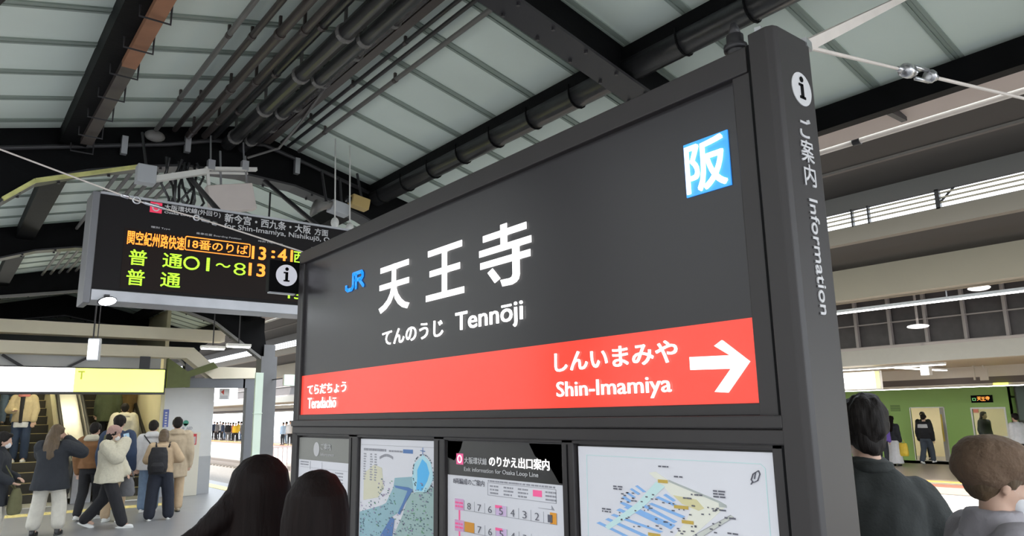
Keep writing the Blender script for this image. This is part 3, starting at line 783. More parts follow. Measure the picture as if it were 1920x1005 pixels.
for k in range(70):
    y, z = rng.uniform(1.12, 1.45), 0
    z = 1.345 + (1.5 - y) * .02 + rng.uniform(0, .09)
    if y < 1.3: z = min(z, 1.42)
    lb.append(rect(y, y - rng.uniform(.003, .010), z, z + .003))
flat('labels', lb, INK, t, PXF - .005)
for p in ([(1.43, 1.398), (1.415, 1.403), (1.30, 1.375), (1.31, 1.366)], [(1.42, 1.436), (1.412, 1.439), (1.385, 1.428), (1.392, 1.424)], [(1.435, 1.424), (1.426, 1.428), (1.40, 1.417), (1.408, 1.412)], [(1.405, 1.447), (1.397, 1.450), (1.368, 1.438), (1.376, 1.434)], [(1.29, 1.44), (1.28, 1.444), (1.25, 1.430), (1.258, 1.426)]): flat('platform_bar', [p], PLB, t, PXF - .0036)
cp = [(1.025, 1.493), (1.019, 1.506), (1.004, 1.514), (1.001, 1.507), (1.008, 1.492), (1.020, 1.487)]
strokes([cp + [cp[0]], [(1.012, 1.510), (1.016, 1.496)], [(1.022, 1.489), (1.026, 1.483)]], .0018, PXF - .0042, INK, 'compass', t)

# ---- stay rods and wire from the pillar head
def fitting(b, p, q, r):
    b.tube([p, Vector(p).lerp(q, .15), Vector(p).lerp(q, .85), q], [r * .4, r, r, r * .4], 10)
t = thing('stay_rod', 'pale square stay rod rising from the top of the sign pillar to the roof', 'rod', (1.63, .86, 2.545))
mb = MB(); mb.bar((1.635, .87, 2.548), (3.6, 1.35, 3.66), .03, .03); mb.build('rod', PINKPIPE, t)
mb = MB(); mb.obox((1.635, .868, 2.55), (1, .2, 0), (0, 1, 0), (0, 0, 1), .02, .02, .012); mb.build('foot', CHROME, t)
t = thing('stay_wire', 'thin stay wire with a turnbuckle running right from the sign pillar', 'wire', (1.64, .85, 2.5))
W0, W1 = Vector((1.64, .87, 2.555)), Vector((4.35, 1.105, 3.22))
T0, T1 = Vector((2.97, 1.18, 3.016)), Vector((3.33, 1.17, 3.075))
mb = MB(); mb.cyl(W0, T0, .006, 8); mb.cyl(T1, W1, .008, 8); mb.build('wire', PINKPIPE, t)
mb = MB(); dT = (T1 - T0)
for f0, f1, r_ in ((.0, .12, .012), (.15, .33, .030), (.36, .42, .018), (.80, .86, .03), (.9, 1.0, .015)): fitting(mb, T0 + dT * f0, T0 + dT * f1, r_)
mb.bar(T0 + dT * .42 + Vector((0, 0, .026)), T0 + dT * .80 + Vector((0, 0, .026)), .014, .012); mb.bar(T0 + dT * .42 - Vector((0, 0, .026)), T0 + dT * .80 - Vector((0, 0, .026)), .014, .012)
mb.build('turnbuckle', CHROME, t, smooth=True)

# ================================================================== DEPARTURE BOARD (face at y = 5.4, towards -y)
BY = 5.4
board = thing('departure_board', 'black hanging departure board with orange and green dot matrix lines', 'departure board', (2.05, BY, 2.42))
mb = MB(); mb.box(.735, 3.36, BY, BY + .22, 2.50, 3.165); mb.build('housing', BOARD, board)
for x in (.690, 3.36):
    mb = MB(); mb.box(x, x + .045, BY - .015, BY + .24, 2.41, 3.17); mb.build('end_cap', mat('board_end', (.16, .16, .17), .4, metal=.3), board, bevel=.006)
mb = MB(); mb.box(.735, 3.36, BY - .02, BY + .23, 2.430, 2.505); mb.build('bottom_rail', ALU, board, bevel=.004)
mb = MB(); mb.box(.735, 3.36, BY - .008, BY + .22, 3.158, 3.175); mb.build('top_rail', ALU, board)
mb = MB(); mb.box(.90, 3.2, BY - .002, BY, 2.53, 2.945); mb.build('display', LEDGLASS, board)
for x in (1.62, 2.45):
    mb = MB(); mb.cyl((x, BY + .2, 3.16), (x, 7.2, 4.06), .022, 10); mb.build('hanger_pole', DARK_STEEL, board)
def on_board(name, body, x0, z0, x1, z1, m, off=.015, y=BY - .0025):
    return text(name, body, (x0, y, z0), PX, UZ, x1 - x0, z1 - z0, m, board, off, .0015)
mb = MB(); mb.box(1.045, 1.122, BY - .002, BY, 3.080, 3.155); mb.build('line_mark', mat('line_red', (.6, .03, .08), .4, emit=(.8, .02, .08), es=.35), board)
on_board('line_mark_lettering', 'O', 1.058, 3.090, 1.108, 3.145, PRINT, .01, BY - .003)
on_board('header_lettering', '大阪環状線(外回り)', 1.137, 3.108, 1.522, 3.152, PRINT)
on_board('header_lettering', 'Osaka Loop Line', 1.139, 3.082, 1.400, 3.102, PRINT)
on_board('header_lettering', '新今宮・西九条・大阪', 1.554, 3.086, 2.220, 3.152, PRINT, .02)
on_board('header_lettering', '方面', 2.255, 3.086, 2.368, 3.140, PRINT)
on_board('header_lettering', 'for Shin-Imamiya, Nishikujō, Osaka', 1.554, 3.028, 2.50, 3.078, PRINT, .01)
on_board('column_lettering', '種別 Type', 1.061, 2.966, 1.185, 2.982, PRINT, .0)
on_board('column_lettering', '乗車位置 Boarding Position', 1.362, 2.962, 1.682, 2.980, PRINT, .0)
on_board('column_lettering', '時刻 Departure', 1.81, 2.966, 2.00, 2.982, PRINT, .0)
on_board('column_lettering', '行先', 2.23, 2.966, 2.29, 2.982, PRINT, .0)
on_board('led_lettering', '関空紀州路快速', .921, 2.835, 1.285, 2.930, ORANGE, .02)
on_board('led_lettering', '18番のりば', 1.312, 2.856, 1.735, 2.926, ORANGE, .01)
b = MB()
for x0, x1, z0, z1 in ((1.30, 1.745, 2.936, 2.943), (1.30, 1.745, 2.838, 2.845), (1.289, 1.296, 2.85, 2.932), (1.748, 1.755, 2.85, 2.932)): b.box(x0, x1, BY - .0035, BY - .002, z0, z1)
for cx, cz, sx_, sz in ((1.30, 2.932, -1, 1), (1.745, 2.932, 1, 1), (1.30, 2.849, -1, -1), (1.745, 2.849, 1, -1)):
    b.bar((cx, BY - .003, cz + sz * .0075), (cx + sx_ * .0075, BY - .003, cz), .0015, .007, (sx_, 0, sz))
b.build('led_frame', ORANGE, board)
on_board('led_lettering', '13', 1.768, 2.832, 1.872, 2.930, ORANGE, .02)
on_board('led_lettering', ':', 1.918, 2.856, 1.940, 2.912, ORANGE, .02)
on_board('led_lettering', '41', 1.968, 2.835, 2.082, 2.935, ORANGE, .02)
on_board('led_lettering', '西', 2.092, 2.835, 2.190, 2.930, GREENLED, .01)
on_board('led_lettering', '普', .941, 2.694, 1.052, 2.800, GREENLED, .012)
on_board('led_lettering', '通', 1.154, 2.700, 1.282, 2.800, GREENLED, .012)
on_board('led_lettering', '○', 1.290, 2.700, 1.398, 2.796, GREENLED, .01)
on_board('led_lettering', '1', 1.446, 2.702, 1.468, 2.800, GREENLED, -.02)
on_board('led_lettering', '～', 1.512, 2.742, 1.614, 2.770, GREENLED, .01)
on_board('led_lettering', '8', 1.640, 2.696, 1.728, 2.788, GREENLED, -.01)
on_board('led_lettering', '13', 1.752, 2.702, 1.872, 2.797, ORANGE, .02)
on_board('led_lettering', '西九条', 2.092, 2.702, 2.38, 2.797, GREENLED, .01)
on_board('led_lettering', '普', .937, 2.554, 1.048, 2.662, GREENLED, .012)
on_board('led_lettering', '通', 1.150, 2.562, 1.278, 2.662, GREENLED, .012)
on_board('led_lettering', '13', 2.06, 2.554, 2.16, 2.62, GREENLED, .01)
# bracing wire in front of the board
t = thing('brace_wire', 'thin pale bracing wire with shackles slanting down in front of the departure board', 'wire', (1, 4.2, 2.7))
P = [Vector((-1.2, 4.2, 3.34)), Vector((.123, 4.2, 2.97)), Vector((.715, 4.2, 2.822)), Vector((.822, 4.2, 2.801)), Vector((1.074, 4.2, 2.765)), Vector((1.30, 4.0, 2.66)), Vector((1.52, 3.72, 2.528))]
mb = MB(); mb.tube(P, .0045, 8); mb.build('wire', PINKPIPE, t, smooth=True)
mb = MB()
def ring(b, c, r, tr, ax, up):
    b.tube([Vector(c) + Vector(ax) * (r * math.cos(a)) + Vector(up) * (r * math.sin(a)) for a in [2 * math.pi * k / 16 for k in range(17)]], tr, 6, False)
fitting(mb, (.665, 4.2, 2.835), (.71, 4.2, 2.826), .012); ring(mb, (.745, 4.2, 2.817), .018, .0045, (1, 0, 0), (0, 0, 1)); fitting(mb, (.77, 4.2, 2.812), (.90, 4.2, 2.79), .009)
mb.build('shackle', CHROME, t, smooth=True); mb = MB()
ring(mb, (1.055, 4.2, 2.768), .015, .0045, (1, 0, 0), (0, 0, 1)); fitting(mb, (1.08, 4.2, 2.763), (1.13, 4.2, 2.756), .011); fitting(mb, (1.14, 4.2, 2.752), (1.17, 4.2, 2.747), .012)
mb.build('shackle', CHROME, t, smooth=True)

# ================================================================== ESCALATOR HALL AT THE END OF THE PLATFORM
HALL = mat('hall_panel', (0.66, 0.60, 0.40), 0.55, var=.08, vscale=2)
HALLW = mat('hall_white', (0.66, 0.66, 0.66), 0.6, var=.05)
STEP = mat('step_dark', (0.055, 0.050, 0.040), 0.5, metal=.3)
NOSE = mat('step_nosing', (0.55, 0.46, 0.22), 0.5)
RUBBER = mat('handrail_rubber', (0.02, 0.02, 0.02), 0.4)
DECK = mat('deck_steel', (0.74, 0.72, 0.66), 0.32, metal=.5, var=.1)
mb = MB(); mb.box(-2.2, 5.2, 17.45, 17.85, 3.42, 3.68)
tag(mb.build('concrete_beam', BEIGE), 'upper straight beige beam above the escalators', 'beam')
mb = MB(); mb.prism([(-2.2, 3.25), (4.5, 3.25), (4.99, 2.83), (6.3, 2.83), (6.3, 2.60), (4.95, 2.56), (4.36, 3.01), (-2.2, 3.01)], 'Y', 17.35, 17.75)
tag(mb.build('concrete_beam', BEIGE), 'lower beige beam with a bent right end, just above the glowing sign', 'beam')
mb = MB(); mb.box(-2.2, 3.95, 17.86, 17.95, 2.65, 3.1); struct('wall_lintel', mb, HALLW)
for k, (a, b) in enumerate((((.98, 3.0), (1.42, 2.72)), ((2.50, 3.0), (2.05, 2.72)))):
    mb = MB(); mb.bar((a[0], 17.82, a[1]), (b[0], 17.82, b[1]), .05, .11, (0, 1, 0))
    tag(mb.build('diagonal_brace', DARK_STEEL), ['dark diagonal brace above the glowing sign, sloping down to the right', 'dark diagonal brace above the glowing sign, sloping down to the left'][k], 'brace')
# glowing direction sign
t = thing('direction_sign', 'long glowing white and yellow hanging direction sign above the escalators', 'sign', (1.2, 17.3, 2.22))
mb = MB(); mb.box(-2.0, 3.93, 17.22, 17.34, 2.20, 2.75); mb.build('case', DARK_STEEL, t)
mb = MB(); mb.box(-1.98, 2.20, 17.21, 17.22, 2.25, 2.725); mb.build('white_face', mat('sign_glow_white', (.9, .9, .9), .4, emit=(1, .99, .9), es=3.0), t)
mb = MB(); mb.box(2.20, 3.90, 17.21, 17.22, 2.25, 2.725); mb.build('yellow_face', mat('sign_glow_yellow', (.9, .9, .4), .4, emit=(.88, .98, .10), es=1.3), t)
mb = MB(); mb.box(2.26, 2.38, 17.205, 17.21, 2.64, 2.67); mb.box(2.31, 2.34, 17.205, 17.21, 2.50, 2.64); mb.build('pictogram', mat('pictogram_olive', (.3, .32, .05), .5, emit=(.45, .48, .05), es=.6), t)
mb = MB(); mb.box(3.4, 3.6, 17.25, 17.3, 2.75, 3.01); mb.box(0.2, 0.4, 17.25, 17.3, 2.75, 3.01); mb.build('hanger', DARK_STEEL, t)
mb = MB(); mb.prism([(3.94, 2.34), (4.42, 2.36), (4.42, 2.58), (5.0, 2.80), (4.9, 2.92), (4.36, 2.70), (3.94, 2.98)], 'Y', 17.15, 17.34)  # green spill of the glowing sign is put into the shroud colour
tag(mb.build('equipment_shroud', mat('shroud_glow_tint', (0.10, 0.115, 0.03), .6, var=.3)), 'dark angled shroud tinted with the glow of the sign at its left', 'cover')
# escalators
EY, ES, ER_ = 18.5, .35, .2
def esc(name, label, x0, x1, n=30):
    t = thing(name, label, 'escalator', ((x0 + x1) / 2, EY, 0))
    for k in range(n):
        b = MB(); b.box(x0, x1, EY + ES * k, EY + ES * k + ES + .02, ER_ * k, ER_ * (k + 1)); st_ = b.build('step', STEP, t)
        b = MB(); b.box(x0, x1, EY + ES * k - .004, EY + ES * k + .03, ER_ * (k + 1) - .012, ER_ * (k + 1) + .002); b.build('nosing', NOSE, st_)
    b = MB(); b.box(x0, x1, EY - .9, EY, 0, .012); b.build('comb_plate', DECK, t)
    return t
e1 = esc('escalator', 'left escalator with dark steps and yellow nosings', 1.22, 2.24)
e2 = esc('escalator', 'right escalator with dark steps, crowded with people going up', 2.98, 3.92)
L = 10.5
def incl(b, x0, x1, zlo, zhi, y0=EY - .5, L=L):
    sl = ER_ / ES
    y1 = y0 + L
    def z(y): return max(0, (y - EY)) * sl
    pts = [(y0, z(y0) + zlo), (EY, zlo), (y1, z(y1) + zlo), (y1, z(y1) + zhi), (EY, zhi), (y0, z(y0) + zhi)]
    return b.prism(pts, 'X', x0, x1)
def handrail(x, par):
    sl = ER_ / ES
    b = MB(); b.tube([(x, EY - .75, .25), (x, EY - 1.0, .45), (x, EY - 1.05, .62), (x, EY - .95, .82), (x, EY - .7, .93), (x, EY, .95 + .05), (x, EY + 10, .95 + 10 * sl)], .042, 10); b.build('handrail', RUBBER, par, smooth=True)
    b = MB(); incl(b, x - .012, x + .012, .12, .92); b.build('balustrade', DECK, par)
    b = MB(); b.prism([(EY - 1.0, .40), (EY - .95, .25), (EY - .5, .12), (EY - .5, .92), (EY - .8, .88), (EY - .98, .7)], 'X', x - .014, x + .014); b.build('newel', DARK_STEEL, par)
handrail(1.12, e1); handrail(2.34, e1); handrail(2.86, e2); handrail(3.99, e2)
mb = MB(); incl(mb, 2.40, 2.80, .10, .74); mb.build('deck', DECK, e1)
mb = MB(); incl(mb, 2.245, 2.33, .0, .72); incl(mb, 1.125, 1.215, 0, .3); mb.build('skirt', HALL, e1)
mb = MB(); incl(mb, 2.87, 2.975, .0, .3); incl(mb, 3.925, 3.98, 0, .3); mb.build('skirt', DECK, e2)
# end panel of the deck between the escalators
mb = MB(); mb.box(2.44, 2.80, EY - .6, EY - .5, 0, .66); mb.build('deck_end', ALU, e1)
mb = MB(); mb.box(4.02, 4.10, 17.9, 30, 0, 8.0); struct('wall_right_hall', mb, HALL)
mb = MB(); mb.box(-.6, -.5, 17.9, 30, 0, 8.0); struct('wall_left_hall', mb, HALL)
mb = MB(); mb.box(-.6, 4.1, 29.9, 30, 0, 9.0); struct('wall_back_hall', mb, HALL)
mb = MB(); mb.prism([(18.0, 3.1), (20.2, 3.1), (30, 8.7), (30, 8.8), (20.2, 3.2), (18.0, 3.2)], 'X', -.6, 4.1); struct('ceiling_hall', mb, HALLW)
def light(name, label, x0, x1, y0, y1, z, group=None, tube=None, e=None):
    t = thing(name, label, 'lamp', ((x0 + x1) / 2, (y0 + y1) / 2, z), group=group)
    b = MB(); b.box(x0, x1, y0, y1, z + .02, z + .07); b.build('housing', WHITEPAINT, t)
    b = MB(); b.box(x0 + .015, x1 - .015, y0 + .015, y1 - .015, z, z + .02); b.build('diffuser', tube or TUBE, t)
    return t
WARM = mat('warm_tube', (.9, .9, .8), .5, emit=(1, .92, .62), es=22)
light('hall_light', 'warm ceiling light over the left escalator foot', .4, 1.9, 18.6, 18.75, 3.02, tube=WARM)
light('hall_light', 'warm ceiling light over the right escalator foot', 2.3, 3.8, 18.6, 18.75, 3.02, tube=WARM)
for k in range(3):
    z = 3.1 + (1.8 + k * 2.4) * 8 / 14 - .18; yy = 20.2 + 1.2 + k * 2.4
    light('hall_light', ['warm light on the sloping hall ceiling, lowest', 'warm light on the sloping hall ceiling, middle', 'warm light on the sloping hall ceiling, highest'][k], .6, 3.4, yy, yy + .15, z - .25, tube=WARM)
# defibrillator wall and doorway
mb = MB(); mb.box(4.10, 5.17, 17.9, 18.3, .83, 2.45); wb = struct('wall_white', mb, HALLW)
mb = MB(); mb.box(4.10, 5.175, 17.895, 18.3, 0, .83); mb.build('dado', GREYWALL, wb)['kind'] = 'structure'
mb = MB(); mb.box(4.09, 4.205, 17.885, 17.893, 1.50, 1.89)
t = tag(mb.build('wall_notice', mat('notice_blue', (.10, .13, .38), .5)), 'narrow blue vertical notice on the white wall beside the escalator', 'notice')
mb = MB()
for k in range(6): mb.box(4.125, 4.17, 17.882, 17.885, 1.83 - k * .058 - .03, 1.83 - k * .058)
mb.build('print', PRINT, t)
t = thing('defibrillator_cabinet', 'cream cabinet with a red window against the white wall', 'cabinet', (4.68, 17.8, 0))
CREAM = mat('cream_metal', (.68, .64, .54), .45)
mb = MB(); mb.box(4.50, 4.84, 17.62, 17.89, 0, 1.37); mb.build('case', CREAM, t, bevel=.01)
mb = MB(); mb.box(4.53, 4.76, 17.61, 17.62, 1.10, 1.34); mb.build('red_window', mat('aed_red', (.55, .03, .04), .4), t)
mb = MB(); mb.box(4.66, 4.74, 17.604, 17.61, 1.12, 1.28); mb.build('device', mat('aed_grey', (.5, .42, .42), .4), t)
mb = MB(); mb.cyl((4.58, 17.89, 1.585), (4.58, 17.885, 1.585), .06, 20); mb.prism([(4.52, 1.57), (4.64, 1.57), (4.58, 1.50)], 'Y', 17.885, 17.89)
tag(mb.build('heart_emblem', mat('emblem_green', (.05, .30, .20), .5)), 'small green heart emblem above the cream cabinet', 'emblem')
t = thing('wall_lettering', 'grey AED lettering on the white wall under the green emblem', 'lettering', (4.6, 17.885, 1.43))
text('lettering', 'AED', (4.60, 17.897, 1.435), PX, UZ, .13, .06, INKG, t, .01, .004)
disc((4.53, 17.897, 1.465), .028, PX, UZ, INKG, 'mark', t, .004)
t = thing('doorway_frame', 'grey steel doorway frame opening onto the sunlit tracks', 'frame', (5.2, 17.45, 0))
mb = MB(); mb.box(4.43, 5.99, 17.38, 17.55, 2.36, 2.57); mb.build('header', mat('header_grey_steel', (.13, .135, .15), .5), t)
mb = MB(); mb.box(5.74, 5.99, 17.36, 17.56, 0, 2.36); mb.build('post', mat('post_grey', (.13, .135, .15), .5), t)
mb = MB(); mb.box(5.66, 5.70, 17.38, 17.55, 2.36, 2.57); mb.build('joint', DARK_STEEL, t)
t = thing('warning_sign', 'small red and white warning sign at the top of the doorway', 'sign', (5.33, 17.6, 2.1))
mb = MB(); mb.box(5.19, 5.42, 17.58, 17.59, 2.10, 2.35); mb.build('plate', mat('plate_white', (.8, .78, .76), .5), t)
mb = MB(); mb.prism([(5.22, 2.27), (5.29, 2.33), (5.29, 2.21)], 'Y', 17.574, 17.58); mb.build('triangle', mat('warn_red', (.6, .08, .06), .5), t)
flatl = MB()
for k in range(3): flatl.box(5.21, 5.38, 17.576, 17.58, 2.12 + k * .025, 2.132 + k * .025)
flatl.build('print', INKG, t)
# lamps hanging on the platform
t = thing('flood_lamp', 'bright oval flood lamp under the left end of the departure board', 'lamp', (.83, 5.36, 2.4))
mb = MB(); mb.ellipsoid((.826, 5.325, 2.420), (.052, .025, .026), Matrix.Rotation(R(-14), 3, 'Y')); mb.build('lens', mat('flood_glow', (1, 1, 1), .4, emit=(.9, .95, 1.0), es=14), t, smooth=True)
mb = MB(); mb.ellipsoid((.826, 5.345, 2.425), (.06, .026, .03), Matrix.Rotation(R(-14), 3, 'Y')); mb.box(.81, .84, 5.35, 5.40, 2.42, 2.47); mb.build('housing', DARK_STEEL, t, smooth=False)
t = thing('light_box_sign', 'small hanging white light box left of the doorway, above the glowing sign', 'sign', (1.9, 13.0, 2.57))
mb = MB(); mb.prism([(1.80, 12.98), (1.955, 12.92), (2.0, 13.08), (1.86, 13.16)], 'Z', 2.58, 2.93); mb.build('case', GREYWALL, t)
mb = MB(); mb.prism([(1.80, 12.972), (1.935, 12.920), (1.937, 12.926), (1.802, 12.978)], 'Z', 2.60, 2.91); mb.build('lit_face', mat('box_glow', (.9, .9, .9), .4, emit=(.95, .97, 1), es=2.2), t)
mb = MB(); mb.cyl((1.87, 13.02, 2.93), (1.87, 13.02, sheet_z(1.87)), .012, 8); mb.cyl((1.93, 13.02, 2.93), (1.93, 13.02, sheet_z(1.93)), .008, 8); mb.build('rod', DARK_STEEL, t)
for k, (x, y, z) in enumerate(((4.45, 14.0, 2.98), (4.15, 14.6, 2.98))):
    t = light('strip_light', ['white strip light under the far roof knee, nearer the post', 'white strip light under the far roof knee, left of the other'][k], x - .22, x + .22, y, y + .12, z)
    mb = MB(); mb.cyl((x, y + .06, z + .06), (x, y + .06, sheet_z(x)), .012, 8); mb.build('rod', DARK_STEEL, t)
t = thing('exit_sign', 'small glowing green sign at the left edge of the station name sign', 'sign', (5.63, 14.5, 2.3))
mb = MB(); mb.box(5.53, 5.75, 14.5, 14.58, 2.30, 2.52); mb.build('case', WHITEPAINT, t)
mb = MB(); mb.box(5.54, 5.74, 14.495, 14.5, 2.31, 2.51); mb.build('face', mat('exit_glow', (.5, .9, .7), .4, emit=(.35, 1, .62), es=1.4), t)
mb = MB(); mb.cyl((5.64, 14.54, 2.46), (5.64, 15.46, 2.46), .012, 8); mb.build('rod', DARK_STEEL, t)
t = thing('platform_fence', 'pale vertical bar fence beyond the far post', 'fence', (8.8, 24, -1.35))
FENCE = mat('fence_pale', (.72, .58, .56), .5)
mb = MB(); mb.box(8.1, 10.2, 24.0, 24.04, .70, .75); mb.box(8.1, 10.2, 24.0, 24.04, -.1, -.06); mb.build('rail', FENCE, t)
for k in range(14):
    mb = MB(); mb.box(8.12 + k * .155, 8.15 + k * .155, 24, 24.03, -.1, .7); mb.build('bar', FENCE, t)
mb = MB(); mb.box(8.0, 10.3, 23.9, 24.3, -1.35, -.1); mb.build('plinth', BEIGE, t)
for k, (x, y) in enumerate(((1.9, 9.4), (3.0, 9.4), (2.2, 13.2), (3.2, 13.2))):  # lights added to brighten the hall, hidden from view by the board
    t = light('added_fill_light', ['added fill light hidden behind the departure board, left near', 'added fill light hidden behind the departure board, right near', 'added fill light behind the departure board, left far', 'added fill light behind the departure board, right far'][k], x - .09, x + .09, y - 1.1, y + 1.1, 3.62 if y < 11 else 3.72)
    mb = MB(); mb.cyl((x, y - .8, 3.7), (x, y - .8, sheet_z(x)), .012, 8); mb.cyl((x, y + .8, 3.7), (x, y + .8, sheet_z(x)), .012, 8); mb.build('rod', DARK_STEEL, t)
# unseen lights added behind the viewpoint to brighten the sign front, in two rows
for k, (x, y) in enumerate(((3.4, -2.6), (0.6, -2.6), (3.4, -5.6), (0.6, -5.6))):
    t = light('added_fill_light', ['added unseen fill light behind the viewpoint, right row, near', 'added unseen fill light behind the viewpoint, left row, near', 'added unseen fill light behind the viewpoint, right row, far', 'added unseen fill light behind the viewpoint, left row, far'][k], x - .09, x + .09, y - 1.2, y + 1.2, 3.35)
    mb = MB(); mb.cyl((x, y - .9, 3.42), (x, y - .9, sheet_z(x)), .012, 8); mb.cyl((x, y + .9, 3.42), (x, y + .9, sheet_z(x)), .012, 8); mb.build('rod', DARK_STEEL, t)

# ================================================================== TRACKS, FAR PLATFORM, TRAIN
RAIL = mat('rail_steel', (.20, .17, .15), .4, metal=.5)
SLEEPER = mat('sleeper', (.20, .18, .16), .9, var=.2)
for k, x in enumerate((8.2, 9.27, 15.6, 16.67)):
    mb = MB(); mb.box(x - .035, x + .035, -20, 110, -1.25, -1.10); mb.box(x - .07, x + .07, -20, 110, -1.28, -1.25)
    tag(mb.build('rail', RAIL), ['steel rail nearest the platform', 'second steel rail from the platform', 'third steel rail, on the far track', 'steel rail nearest the far platform'][k], 'rail')
mb = MB()
for k in range(150):
    y = -10 + k * .7
    mb.box(7.7, 9.8, y, y + .22, -1.36, -1.27); mb.box(15.1, 17.2, y, y + .22, -1.36, -1.27)
tag(mb.build('sleepers', SLEEPER), 'rows of concrete sleepers under the rails', 'sleepers', kind='stuff')
mb = MB(); mb.box(19.8, 27.0, -20, 110, -.45, -.25); struct('floor_far', mb, mat('far_floor', (.40, .33, .27), .35, var=.1))
mb = MB(); mb.box(19.85, 27.0, -20, 110, -1.35, -.45); struct('wall_far_side', mb, mat('far_side_white', (.82, .80, .76), .8, var=.06))
mb = MB(); mb.box(19.78, 19.92, -20, 110, -.28, -.244); struct('trim_1', mb, mat('edge_red', (.62, .12, .08), .6))
mb = MB(); mb.box(20.5, 20.85, -20, 110, -.25, -.240); struct('trim_2', mb, mat('edge_yellow', (.72, .46, .12), .6))
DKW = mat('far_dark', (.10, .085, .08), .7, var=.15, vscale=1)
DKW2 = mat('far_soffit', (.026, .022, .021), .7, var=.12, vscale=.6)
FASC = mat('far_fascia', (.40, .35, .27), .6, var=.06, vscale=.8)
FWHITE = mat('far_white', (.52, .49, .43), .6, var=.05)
Ya, Yb = -12, 100
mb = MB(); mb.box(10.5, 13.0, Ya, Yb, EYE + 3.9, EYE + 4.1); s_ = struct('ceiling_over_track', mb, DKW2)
mb = MB()
for x, z in ((11.5, .04),): mb.box(x - .04, x + .04, Ya, Yb, EYE + 3.9 - z, EYE + 3.9)
mb.build('ceiling_rib', DKW, s_)['kind'] = 'structure'
mb = MB(); mb.box(13.0, 13.1, Ya, Yb, EYE + 3.6, EYE + 4.1); struct('trim_3', mb, mat('fascia_grey', (.10, .092, .09), .6))
mb = MB(); mb.box(13.0, 13.2, Ya, Yb, EYE + 3.0, EYE + 3.3); struct('trim_4', mb, mat('louvre_sill', (.22, .19, .155), .6))
t = thing('louvre', 'bright open louvre band with thin horizontal bars high above the tracks', 'louvre', (13, 6, EYE + 3.3))
for z in (3.375, 3.455, 3.535):
    mb = MB(); mb.box(13.02, 13.06, Ya, Yb, EYE + z, EYE + z + .026); mb.build('slat', FASC, t)
for y in [6.25 - 2.9 - 2.9, 4.75 - 1.5, 4.78, 5.98, 6.28, 8.2, 9.8, 11.4, 13, 14.6, 16.2]:
    mb = MB(); mb.box(13.0, 13.08, y, y + (.07 if y == 4.78 else .03), EYE + 3.28, EYE + 3.62); mb.build('mullion', DARK_STEEL, t)
mb = MB(); mb.bar((13.04, 4.78, EYE + 3.40), (13.04, 4.55, EYE + 3.60), .03, .03); mb.build('brace', DARK_STEEL, t)
mb = MB(); mb.box(13.2, 15.5, Ya, Yb, EYE + 3.0, EYE + 3.15); struct('ceiling_far_step', mb, DKW2)
mb = MB(); mb.box(15.5, 16.1, Ya, Yb, EYE + 2.33, EYE + 3.04); tag(mb.build('girder', FASC), 'deep beige girder running along the far platform canopy', 'beam')
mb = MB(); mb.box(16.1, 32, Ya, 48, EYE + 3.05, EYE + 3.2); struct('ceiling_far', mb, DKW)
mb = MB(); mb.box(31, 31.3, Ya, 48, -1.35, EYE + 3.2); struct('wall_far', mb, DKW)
t = thing('line_light', 'long thin white line light under the beige girder', 'lamp', (16, 6, EYE + 2.1))
mb = MB(); mb.box(15.95, 16.07, 1.5, 16, EYE + 2.13, EYE + 2.19); mb.build('rail', ALU, t)
mb = MB(); mb.box(15.97, 16.05, 1.5, 16, EYE + 2.105, EYE + 2.13); mb.build('tube', mat('far_tube', (.9, .9, .9), .5, emit=(1, .98, .95), es=6.0), t)
for y in (3, 6, 9, 12, 15):
    mb = MB(); mb.cyl((16.01, y, EYE + 2.19), (16.01, y, EYE + 2.33), .015, 6); mb.build('rod', ALU, t)
# glazed screen above the far platform
t = thing('screen_fence', 'dark screen with pale upright posts above the far platform', 'screen', (19, 6, EYE + 1.5))
mb = MB(); mb.box(19.12, 19.16, Ya, 60, EYE + 1.5, EYE + 3.0); mb.build('pane', mat('dark_mesh', (.075, .065, .065), .5, var=.3), t)
FRAMEP = mat('screen_frame', (.34, .30, .28), .5)
y = -1.0
while y < 16:
    mb = MB(); mb.box(18.98, 19.1, y, y + .07, EYE + 1.5, EYE + 3.0); mb.build('upright', FRAMEP, t); y += .865
mb = MB(); mb.box(19.0, 19.1, Ya, 60, EYE + 2.12, EYE + 2.15); mb.build('rail', FRAMEP, t)
mb = MB(); mb.box(18.95, 19.12, Ya, 60, EYE + 1.48, EYE + 1.56); mb.build('sill', FRAMEP, t)
t = thing('dome_lamp', 'round pale ceiling lamp above the thin line light', 'lamp', (17.5, 5.9, EYE + 2.6))
mb = MB(); mb.ellipsoid((17.5, 5.9, EYE + 2.50), (.22, .22, .06)); mb.build('shade', mat('lamp_pale', (.8, .8, .78), .4, emit=(1, .98, .95), es=.8), t, smooth=True)
mb = MB(); mb.cyl((17.5, 5.9, EYE + 2.52), (17.5, 5.9, EYE + 3.05), .03, 8); mb.build('rod', FRAMEP, t)
t = thing('dome_lamp', 'round pale lamp hanging before the dark screen', 'lamp', (18, 7.4, EYE + 2))
mb = MB(); mb.ellipsoid((18, 7.45, EYE + 1.86), (.24, .24, .05)); mb.build('shade', MATS['lamp_pale'], t, smooth=True)
mb = MB(); mb.cyl((18, 7.45, EYE + 1.9), (18, 7.45, EYE + 3.05), .03, 8); mb.build('rod', FRAMEP, t)
mb = MB(); mb.box(18.9, 19.2, Ya, Yb, EYE + 1.09, EYE + 1.48); struct('trim_5', mb, FWHITE)
mb = MB(); mb.box(19.2, 23.0, Ya, Yb, EYE + 1.1, EYE + 1.2); struct('ceiling_far_low', mb, FASC)
mb = MB(); mb.box(23.0, 23.2, Ya, Yb, EYE + .80, EYE + 1.1); struct('trim_6', mb, FWHITE)
